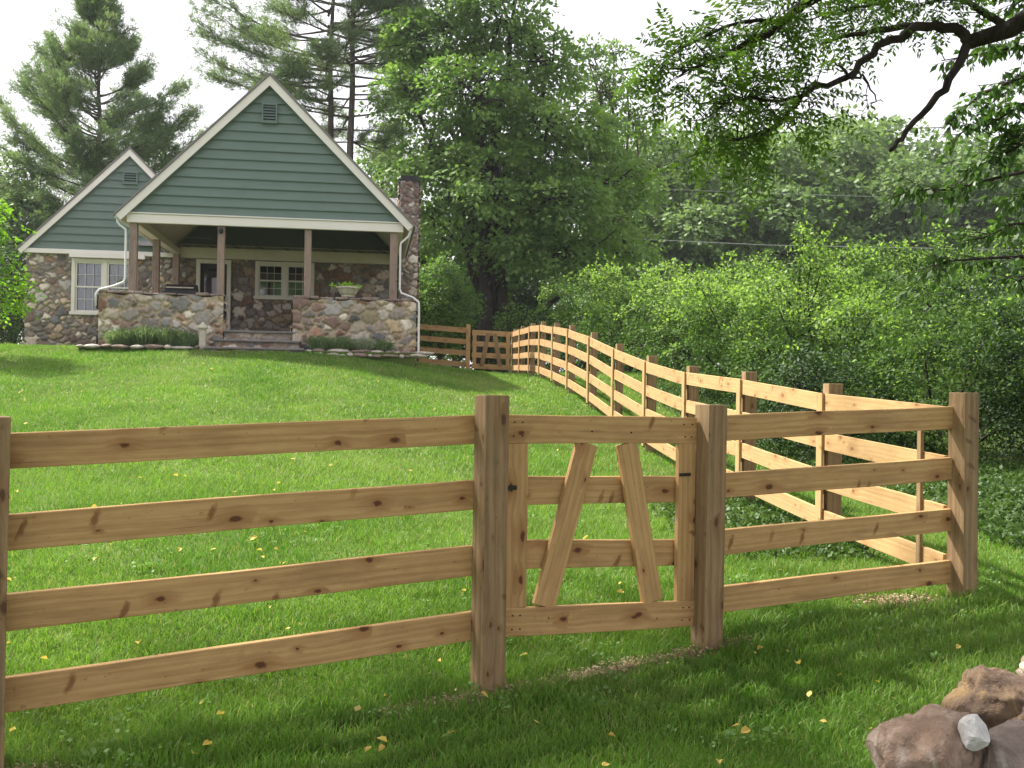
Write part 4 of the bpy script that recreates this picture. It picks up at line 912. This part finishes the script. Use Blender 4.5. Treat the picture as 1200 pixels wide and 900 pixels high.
# grill
gb_=H(.95,.62,FLZ); gr_=thing('gas_grill','black barbecue grill behind the left porch wall','grill',gb_)
def grot(mb,u0,u1,v0,v1,z0,z1): return hbox(mb,.95+u0,.95+u1,.62+v0,.62+v1,FLZ+z0,FLZ+z1)
b_=MB(); grot(b_,-.3,.3,-.2,.2,.08,.62); b_.build('cabinet',M['black'],gr_,bevel=.01)
b_=MB(); b_.tube([H(.62,.62,FLZ+.82),H(1.28,.62,FLZ+.82)],.2,14); grot(b_,-.36,.36,-.2,.2,.62,.84); b_.build('lid',M['black'],gr_,smooth=False)
b_=MB(); b_.tube([H(.66,.38,FLZ+.93),H(1.24,.38,FLZ+.93)],.014,8); b_.build('handle',M['planter'],gr_)
for s in (-1,1):
    b_=MB(); grot(b_,s*.36,s*.52,-.2,.2,.68,.71); b_.build('side_shelf',M['black'],gr_)
# pale pointed marker post beside steps
pb=H(1.62,-.72,2.42); fp=thing('finial_post','short pale stone post with a pointed top left of the steps','garden ornament',pb)
b_=MB(); b_.box(pb+np.array([0,0,.2]),(.13,.13,.46),AX); b_.build('shaft',M['planter'],fp,bevel=.01)
b_=MB(); c_=pb+np.array([0,0,.43]); vs=[c_+HU*a*.095+HV*b*.095 for a,b in ((-1,-1),(1,-1),(1,1),(-1,1))]+[c_+np.array([0,0,.03])+HU*a*.095+HV*b*.095 for a,b in ((-1,-1),(1,-1),(1,1),(-1,1))]+[c_+np.array([0,0,.15])]; b_.add(vs,[(3,2,1,0),(0,1,5,4),(1,2,6,5),(2,3,7,6),(3,0,4,7),(4,5,8),(5,6,8),(6,7,8),(7,4,8)]); b_.build('pointed_top',M['planter'],fp)
# rocks
def rock(name,label,cat,c,size,mat,seed,group=None,sub=3,rz=0,amp=.22,facet=False,parent=None,freq=1.0):
    from mathutils import noise as N
    bm=bmesh.new(); bmesh.ops.create_icosphere(bm,subdivisions=sub,radius=1)
    off=Vector((seed*3.7,seed*1.3,seed*2.1)); ca,sa_=math.cos(rz),math.sin(rz)
    planes=[]; rr=random.Random(seed)
    for _ in range(9): planes.append((Vector((rr.gauss(0,1),rr.gauss(0,1),rr.gauss(0,1))).normalized(),rr.uniform(.68,.92)))
    for v in bm.verts:
        p=v.co.copy(); 
        for pn,d in planes:
            e=p.dot(pn)-d
            if e>0: p-=pn*e*(.95 if facet else .8)
        dd=1+amp*N.noise(p*1.3*freq+off)+amp*.5*N.noise(p*3.1*freq+off)+amp*.22*N.noise(p*7*freq+off)+amp*.1*N.noise(p*16*freq+off)
        p=p*dd; p=Vector((p.x*size[0],p.y*size[1],p.z*size[2])); v.co=Vector((p.x*ca-p.y*sa_,p.x*sa_+p.y*ca,p.z))
    me=bpy.data.meshes.new(name); bm.to_mesh(me); bm.free(); me.materials.append(mat)
    if not facet: me.polygons.foreach_set('use_smooth',[True]*len(me.polygons))
    o=bpy.data.objects.new(name,me); COL.objects.link(o); o.location=tuple(c); ORIG[o.name]=np.array(c,float); prop(o,label,cat,group); return o
# flat edging stones
r_=random.Random(4); k=0
def edging(u0,u1,v,z0,z1,lblside,rows=1):
    global k
    for row in range(rows):
        u=u0+r_.uniform(0,.1)
        while u<u1:
            w=r_.choice([.12,.2,.3,.45])*r_.uniform(.8,1.2); c=H(u+w/2,v+row*.07+r_.uniform(-.03,.03),(z0+z1)/2+row*.07+r_.uniform(-.012,.012))
            rock('edging_stone','flat pale edging stone in the %s planting bed border'%lblside,'stone',c,(w*.58,.12,r_.uniform(.035,.06)),M['edge'] if r_.random()<.62 else M['edge2'],k+50,group='edging stones of the %s bed'%lblside,sub=2,rz=TH); u+=w*1.02; k+=1
edging(-.85,1.5,-.85,2.42,2.46,'left'); edging(3.55,5.95,-.75,2.33,2.40,'right',2)
# bed soil under
for (a,b,s) in ((-.8,1.6,'left'),(3.6,6.0,'right')):
    mb=MB(); hbox(mb,a,b,-.78,-.23,2.1,2.44 if s=='left' else 2.44); o=mb.build('planting_bed',M['ground'],None,org=H(a,-.5,2.4)); prop(o,'narrow soil bed at the foot of the %s porch wall'%s,'planting bed',kind='structure')
# lavender plants
def tuftplant(name,label,c,w,h,mat,seed,n=700,group=None):
    rr=np.random.default_rng(seed); t=thing(name,label,'plant',c,group); c=np.array(c)
    a=rr.uniform(0,6.28,n); r=rr.uniform(0,1,n)**.7; d=np.stack([np.cos(a)*r*w*.55,np.sin(a)*r*w*.4,np.zeros(n)],1)
    ax=unit(d*1.2/w+np.array([0,0,1.1])+rr.normal(size=(n,3))*.16); l=h*rr.uniform(.6,1.1,n)
    V,I=leaf_quads(c+d*.5,ax,unit(rr.normal(size=(n,3))*np.array([1,1,.1])),l,np.full(n,.02)); 
    # small leaves along
    C=c+d*.5+ax*(l*rr.uniform(.3,1,n))[:,None]; V2,I2=leaf_quads(C,unit(rr.normal(size=(n,3))+np.array([0,0,.8])),unit(rr.normal(size=(n,3))),np.full(n,.07),np.full(n,.022))
    npmesh('stalks',np.concatenate([V,V2]),4,np.concatenate([I,I2+len(V)]),mat,t); return t
for i,(u,w,h,lb) in enumerate([(-.02,.55,.40,'leftmost lavender clump in the bed below the left porch wall'),(.42,.6,.46,'middle lavender clump in the bed below the left porch wall'),(.9,.6,.45,'third lavender clump in the bed below the left porch wall'),(1.25,.5,.36,'lavender clump nearest to the pale pointed post')]):
    tuftplant('lavender_plant',lb,H(u,-.55,2.42),w,h,M['lavender'],700+i,1000,'lavender clumps in the left bed')
for i,(u,w,h,mt,lb) in enumerate([(3.98,.42,.34,'lavender','small green clump nearest to the steps in the right bed'),(4.45,.6,.32,'lavender','wide grey green clump in the middle of the right bed'),(4.9,.55,.32,'silver','silvery clump in the right bed'),(5.3,.45,.27,'lavender','low clump at the right end of the right bed')]):
    tuftplant('bed_plant',lb,H(u,-.52,2.42),w,h,M[mt],710+i,800,'clumps in the right bed')

# ------------------------------------------------------------------ boulders
def rk(x,y,Z): return at(x,y,Z)
rock('boulder','large smooth brown boulder with a pale crack at the lower right corner','boulder',rk(1092,894,3.45),(.185,.20,.20),M['rock1'],3,sub=5,rz=.5,amp=.27)
rock('boulder','dark rust-streaked boulder behind the small white rock','boulder',rk(1184,830,3.9),(.225,.22,.165),M['rock2'],8,sub=5,rz=-.3,amp=.28)
rock('boulder','grey brown boulder in the bottom right corner, right of the white rock','boulder',rk(1210,905,3.35),(.185,.18,.19),M['rock3'],5,sub=5,rz=.2,amp=.2)
rock('white_rock','small white angular rock wedged between the boulders','rock',rk(1139,857,3.3),(.047,.05,.058),M['rockw'],12,sub=3,rz=.2,amp=.1,facet=True)
rock('boulder','brown boulder at the right edge just behind the dark one','boulder',rk(1262,800,4.15),(.2,.2,.16),M['rock1'],23,sub=4,amp=.25)
rock('pale_rock','pale yellowish stone at the right edge on top of the dark boulder','rock',rk(1212,783,4.0),(.05,.06,.035),M['rockp'],14,sub=3,amp=.2)
rock('boulder','buried boulder beneath the others at the lower right corner','boulder',rk(1160,965,3.7),(.32,.28,.25),M['rock3'],17,sub=4,amp=.2)
# ------------------------------------------------------------------ fallen leaves and chips
rr=random.Random(9); base_leaf=None
def leafmesh(seed):
    mb=MB(); r2=random.Random(seed); L=.05; pts=[(0,0),(.32,.22),(.62,.24),(1,0),(.62,-.24),(.32,-.22)]
    vs=[]
    for a,b in pts: vs.append(((a-.5)*L,b*L*1.3,.012*abs(b)*4+.006*math.sin(a*5+seed)))
    return mb.add(vs,[(0,1,2,3),(0,3,4,5)])
protoL=[]
px_near=[(452,802,4.9),(873,810,4.55),(1027,771,5.2),(921,874,4.0),(843,845,4.25),(228,862,4.2),(980,742,5.6),(694,861,4.05),(741,868,4.0),(862,812,4.6),(1046,788,5.0),(530,832,4.5),(1005,860,4.1)]
spots=[]
for x,y,Z in px_near:
    p=at(x,y,Z); spots.append((p[0],p[1]))
while len(spots)<190:
    Y=rr.uniform(3.6,21) if rr.random()<.75 else rr.uniform(3.6,9); X=rr.uniform(-.5*Y,.5*Y)
    if X>fenceX(Y)+.6 or bool(in_excl(np.array(X),np.array(Y))): continue
    spots.append((X,Y))
for i,(X,Y) in enumerate(spots):
    z=G(X,Y)+rr.uniform(.045,.075)
    if i<4:
        o=leafmesh(i).build('fallen_leaf',M['yellow'],None,org=(0,0,0)); protoL.append(o)
    else: o=protoL[i%4].copy(); COL.objects.link(o)
    o.location=(X,Y,z); o.rotation_euler=(rr.uniform(-.6,.6),rr.uniform(-.6,.6),rr.uniform(0,6.28)); s=rr.uniform(.4,1.1)*(1.0 if Y<8 else 1.25); o.scale=(s*(1.2 if i<13 else 1),)*3
    prop(o,'small yellow fallen leaf lying in the grass','leaf','yellow leaves scattered on the lawn')
n=26000; rg=np.random.default_rng(8); XY=np.concatenate([PB+rg.normal(size=(n,2))*np.array([1.0,.7]),PD+rg.normal(size=(n,2))*.5,PA+rg.normal(size=(n//2,2))*.4,PC+rg.normal(size=(n,2))*.8]); s=soil_amt(XY); k=rg.uniform(0,1,len(XY))<s*.8; XY=XY[k]; n=len(XY)
C=np.stack([XY[:,0],XY[:,1],ground(XY[:,0],XY[:,1])+rg.uniform(.004,.03,n)],1); ax=unit(rg.normal(size=(n,3))*np.array([1,1,.3])); l=rg.uniform(.006,.026,n); V,I=leaf_quads(C,ax,unit(np.array([0,0,1.])+rg.normal(size=(n,3))*.4),l,l*.6); o=npmesh('wood_chips',V,4,I,M['chip']); prop(o,'pale sawdust and wood chips on bare soil under the gate and corner post','wood chips',kind='stuff')

# ------------------------------------------------------------------ walnut branch overhead
def compound(P,D,U,rng,nl=8,Lr=.30,ll=.062):
    """pinnate leaves: P base, D rachis dir, U normal"""
    n=len(P); D=unit(D); S_=unit(np.cross(D,U)); U=unit(np.cross(S_,D)); Ls=Lr*rng.uniform(.7,1.15,n)
    Vs=[];
    for k in range(nl):
        f=(k+1)/(nl+.3)
        c=P+D*(Ls*f)[:,None]-np.array([0,0,1.])*(.28*Ls*f*f)[:,None]
        for s in (-1,1):
            ax=unit(S_*s+D*.45+U*-.15+rng.normal(size=(n,3))*.12-np.array([0,0,.25])); l=ll*rng.uniform(.8,1.15,n)*(1-.35*abs(f-.45)); V,_=leaf_quads(c,ax,unit(U+rng.normal(size=(n,3))*.25),l,l*.36); Vs.append(V)
    c=P+D*Ls[:,None]-np.array([0,0,1.])*(.28*Ls)[:,None]; V,_=leaf_quads(c,unit(D-np.array([0,0,.5])),U,np.full(n,ll),np.full(n,ll*.36)); Vs.append(V)
    # rachis
    sd=S_*.0025; e=P+D*Ls[:,None]-np.array([0,0,1.])*(.28*Ls)[:,None]; m=P+D*(Ls*.5)[:,None]-np.array([0,0,1.])*(.07*Ls)[:,None]
    V=np.stack([P-sd,P+sd,m+sd,m-sd],1).reshape(-1,3); Vs.append(V); V=np.stack([m-sd,m+sd,e+sd*.5,e-sd*.5],1).reshape(-1,3); Vs.append(V)
    V=np.concatenate(Vs); return V,np.arange(len(V)).reshape(-1,4)
tb=np.array([6.2,2.6,G(6.2,2.6)]); wt=thing('walnut_tree','walnut tree whose dark limb and feathery leaves hang in from the top right','tree',tb)
mb=MB(); rng=np.random.default_rng(15); Zb=7.0
fork=at(1137,48,Zb); rt0=at(1330,-60,6.6)
crown0=np.array([5.9,3.2,4.6]); mb.tube([tb-np.array([0,0,.3]),tb+np.array([0,.1,1.4]),tb+np.array([-.1,.3,3.0]),crown0],[.34,.27,.23,.2],12)
mb.tube([crown0,(crown0+rt0)/2+np.array([0,0,.2]),rt0,at(1230,5,6.8),at(1185,33,6.9),fork],[.18,.12,.085,.068,.06,.048],12)
def pbranch(pts,r0,r1,Z0,Z1):
    P=[at(x,y,Z0+(Z1-Z0)*i/(len(pts)-1)) for i,(x,y) in enumerate(pts)]
    # densify with small kinks
    Q=[P[0]]
    for a,b in zip(P[:-1],P[1:]): Q+= [(a+b)/2+rng.normal(size=3)*.012,b]
    mb.tube(Q,np.linspace(r0,r1,len(Q)),8); return Q
brA=pbranch([(1137,48),(1133,40),(1121,31),(1098,28),(1075,29),(1058,44),(1029,52),(1018,66),(1004,83),(985,93),(958,98),(940,112),(925,129),(908,150),(888,156),(867,162),(842,169)],.040,.006,Zb,6.6)
brA2=pbranch([(1075,30),(1042,33),(1015,38),(987,42),(965,50)],.028,.010,Zb,7.4)
brB=pbranch([(1137,48),(1129,67),(1113,92),(1100,110),(1082,133),(1062,154),(1052,165),(1044,176)],.034,.013,Zb,6.8)
brC=pbranch([(1004,83),(996,90),(985,76),(978,70)],.014,.005,6.8,6.6); brD=pbranch([(1000,90),(1012,86),(1021,104),(1028,118),(1036,118)],.009,.003,6.8,6.6); brD2=pbranch([(1012,90),(1016,110),(1012,130)],.004,.002,6.8,6.6); brD3=pbranch([(1028,118),(1026,128),(1022,137)],.004,.002,6.7,6.6)
brE=pbranch([(1240,-60),(1100,-40),(1010,-28),(955,-3),(925,18),(900,40),(870,52),(835,70),(800,84)],.05,.006,7.2,6.3)
mb.tube([rt0+np.array([-.1,0,.0]),(rt0+brE[0])/2+np.array([0,0,.12]),brE[0]],[.075,.065,.05],8)
brF=pbranch([(925,18),(890,22),(850,30),(800,55),(770,80)],.016,.004,6.9,6.2)
brG=pbranch([(1100,-40),(1060,-10),(1020,5),(985,15),(950,22)],.02,.005,7.2,7.6)
brH=pbranch([(1185,33),(1150,10),(1110,-5),(1080,5)],.03,.006,6.9,7.3)
brI=pbranch([(940,112),(915,118),(880,112),(850,120),(825,140)],.012,.003,6.7,6.4)
P=[];D=[]
def leaves_along(br,n,f0=.15,spread=.25,down=.5,twl=.25):
    for _ in range(n):
        f=rng.uniform(f0,1)*(len(br)-1); i=min(int(f),len(br)-2); q=br[i]+(br[i+1]-br[i])*(f-i)
        d=unit(np.array([rng.normal()*.8-.35,rng.normal()*.8,rng.normal()*.55])); tl=rng.uniform(.05,twl); e=q+d*tl
        mb.tube([q,e],[.005,.003],3,False)
        for _2 in range(rng.integers(2,4)): P.append(e+rng.normal(size=3)*.03); D.append(unit(d+rng.normal(size=3)*.7+np.array([0,0,-.15])))
leaves_along(brA[20:],42,.0,twl=.3); leaves_along(brE[6:],40,.0,twl=.32); leaves_along(brF,30,.0,twl=.22); leaves_along(brG,34,.1,twl=.25); leaves_along(brH,26,.2,twl=.25); leaves_along(brI,40,.0,twl=.35); leaves_along(brA2,5,.3,twl=.25); leaves_along(brE[:7],14,.3,twl=.35)
P=np.array(P);D=np.array(D); V1,I1=compound(P,D,unit(np.array([0,0,1.])+rng.normal(size=P.shape)*.35),rng)
# canopy overhead, out of the picture
rg=np.random.default_rng(19); lobes=[]
for _ in range(130):
    c=np.array([rg.uniform(-7.5,9),rg.uniform(-3,10.0),rg.uniform(6.0,9.0)]); 
    lim=7.0+(c[0]+6.6)*.54+ -.2       # canopy edge parallel to the front fence, shifted towards the sun
    if c[1]>lim or np.linalg.norm(c[:2]-tb[:2])>13: continue
    if c[2]-CAMZ < .40*c[1]+1.5: continue
    lobes.append(c)
PC_=[];DC=[]
for c in lobes:
    mb.tube(limb_pts(crown0,c,rg,5,.08,.06),np.linspace(.07,.02,6),5,False)
    for _ in range(60):
        d=unit(rg.normal(size=3)); q=c+d*np.array([1.5,1.5,.7])*rg.uniform(.3,1); 
        if q[2]-CAMZ<.42*q[1]+.9: continue
        PC_.append(q); DC.append(unit(d+np.array([0,0,-.2])))
PC_=np.array(PC_);DC=np.array(DC); V2,I2=compound(PC_,DC,unit(np.array([0,0,1.])+rg.normal(size=PC_.shape)*.3),rg,nl=5,Lr=.5,ll=.17)
npmesh('foliage',np.concatenate([V1,V2]),4,np.concatenate([I1,I2+len(V1)]),M['walnut'],wt)
mb.build('trunk',M['bark_dark'],wt,smooth=True)

# drooping tree at the right edge
db=np.array([5.55,8.45,G(5.55,8.45)]); dt=thing('drooping_tree','tree with drooping glossy dark leaves reaching in from the right edge','tree',db)
mb=MB(); rng=np.random.default_rng(25); mb.tube([db-np.array([0,0,.3]),db+np.array([0,0,2.4]),db+np.array([.1,0,5.2]),db+np.array([0,.1,7.5])],[.2,.16,.1,.04],10)
P=[];D=[]
for (pts,Z0,Z1,cnt) in [
  ([(1300,40),(1210,85),(1150,110),(1105,150)],8.4,8.2,40),([(1300,60),(1220,110),(1170,140),(1120,158)],8.3,8.8,42),([(1290,20),(1210,50),(1160,60),(1105,70)],8.4,8.0,30),
  ([(1300,170),(1230,195),(1160,210),(1110,222),(1065,222)],8.3,7.7,46),([(1300,120),(1230,150),(1180,180),(1130,200)],8.3,8.6,46),([(1280,240),(1230,260),(1190,262),(1150,280)],8.3,7.8,26),
  ([(1280,290),(1220,300),(1165,302),(1120,305),(1090,312)],8.3,7.6,20),([(1300,330),(1250,330),(1215,322),(1188,330)],8.3,8.0,14),([(1300,-20),(1230,10),(1190,-5),(1150,-20)],8.4,8.4,26),([(1300,80),(1240,120),(1200,150),(1180,190)],8.2,8.9,40),([(1300,100),(1230,80),(1190,100),(1150,130)],8.2,9.2,40),([(1300,200),(1250,215),(1210,225),(1175,245)],8.2,8.9,30)]:
    Q=[at(x,y,Z0+(Z1-Z0)*i/(len(pts)-1)) for i,(x,y) in enumerate(pts)]; s=np.array([db[0]+.05,db[1],min(Q[0][2]-.55,db[2]+6.5)]); Q=[s,s*.45+Q[0]*.55+np.array([0,0,.14])]+Q; rad=np.linspace(.03,.004,len(Q)); mb.tube(Q,rad,6)
    for _ in range(int(cnt*1.45)):
        f=1+rng.uniform(0,1)**.8*(len(Q)-2); i=min(int(f),len(Q)-2); q=Q[i]+(Q[i+1]-Q[i])*(f-i); d=unit(np.array([-.5+rng.normal()*.6,rng.normal()*.7,-.1+rng.normal()*.35])); ln=rng.uniform(.1,.34)
        mb.tube([q,q+d*ln],[.005,.002],3,False)
        for j in range(8): g_=rng.uniform(.1,1.05); P.append(q+d*ln*g_); D.append(unit(d*.6+rng.normal(size=3)*.45+np.array([0,0,-.75])))
for _ in range(30):     # the rest of the crown, outside the picture
    a_=rng.uniform(0,6.28); zc=rng.uniform(2.6,8.2); rr_=rng.uniform(.8,2.3)*(1.25-.09*zc); e_=db+np.array([math.cos(a_)*rr_,math.sin(a_)*rr_,zc])
    if e_[0]/e_[1]<.535 or e_[1]<6.6: continue
    s_=db+np.array([0.03,0,max(zc-.8,1.8)]); Q=limb_pts(s_,e_,rng,5,.06,.08); mb.tube(Q,np.linspace(.03,.006,6),5,False)
    for _2 in range(26):
        f=rng.uniform(.8,4.99); q=Q[int(f)]+(Q[int(f)+1]-Q[int(f)])*(f-int(f)); d=unit(rng.normal(size=3)); ln=rng.uniform(.15,.45)
        for j in range(9): P.append(q+d*ln*rng.uniform(0,1)); D.append(unit(rng.normal(size=3)*.5+np.array([0,0,-.7])))
P=np.array(P);D=np.array(D); l=.085*rng.uniform(.65,1.2,len(P)); V,I=leaf_quads(P,D,unit(rng.normal(size=P.shape)+np.array([0,-.3,.6])),l,l*.42); npmesh('foliage',V,4,I,M['droop'],dt); mb.build('trunk',M['bark_dark'],dt,smooth=True)

# power lines
for (pts,lb) in [(((640,216),(900,226),(1210,236),(1500,243)),'topmost thin power line crossing in front of the far wood'),(((640,275),(900,287),(1210,293),(1500,297)),'second power line from the top, the thick one in front of the far wood'),(((820,318),(1000,326),(1210,328),(1500,330)),'third power line from the top before the far wood'),(((820,330),(1000,337),(1210,339),(1500,341)),'lowest power line just above the hedge')]:
    Q=[at(x,y,52) for x,y in pts]; P2=[]
    for a,b in zip(Q[:-1],Q[1:]):
        for f in (0,.33,.66): P2.append(a+(b-a)*f)
    P2.append(Q[-1]); m_=MB(); m_.tube([p-Q[0]+Q[0] for p in P2],.018 if 'second' in lb else .011,5); o=m_.build('power_line',M['wire'],None,org=Q[0]); prop(o,lb,'power line','power lines before the far wood')

# ------------------------------------------------------------------ air
hz=MB(); hz.box((0,85,11),(384,296,28)); n=NT('haze'); pv=n.n('ShaderNodeVolumePrincipled'); pv.inputs['Color'].default_value=(.9,.95,1,1); pv.inputs['Density'].default_value=.0004; pv.inputs['Anisotropy'].default_value=.3; n.l(pv.outputs[0],n.out.inputs['Volume']); o=hz.build('haze',n.m,None); prop(o,kind='stuff',label='thin pale haze in the air',cat='haze')
# ------------------------------------------------------------------ light
SUN_EL, = (R(52),); sdir=unit(np.array([-.62,.36,0])); sv=np.array([sdir[0]*math.cos(SUN_EL),sdir[1]*math.cos(SUN_EL),math.sin(SUN_EL)])
sl=bpy.data.lights.new('sun','SUN'); sl.energy=5.0; sl.angle=R(2.5); sl.color=(1,.95,.86); so_=bpy.data.objects.new('sun',sl); COL.objects.link(so_); so_.rotation_euler=Vector(-sv).to_track_quat('-Z','Y').to_euler(); so_.location=(0,0,30)
w=bpy.data.worlds.new('World'); S.world=w; w.use_nodes=True; nt=w.node_tree; bg=nt.nodes['Background']; sk=nt.nodes.new('ShaderNodeTexSky'); sk.sky_type='NISHITA'; sk.sun_disc=False; sk.sun_elevation=SUN_EL; sk.sun_rotation=math.atan2(sv[0],sv[1]); sk.dust_density=6; sk.air_density=1.0; sk.ozone_density=1.0
mx=nt.nodes.new('ShaderNodeMix'); mx.data_type='RGBA'; mx.inputs[0].default_value=.75; nt.links.new(sk.outputs[0],mx.inputs[6]); mx.inputs[7].default_value=(9.8,9.5,10.0,1); nt.links.new(mx.outputs[2],bg.inputs[0]); bg.inputs[1].default_value=.07
vs_=S.view_settings; vs_.view_transform='Standard'; vs_.look='None'; vs_.gamma=1; vs_.use_curve_mapping=False; vs_.exposure=1.32
S.cycles.max_bounces=6; S.cycles.diffuse_bounces=3; S.cycles.transmission_bounces=3; S.cycles.transparent_max_bounces=6; S.cycles.use_denoising=True
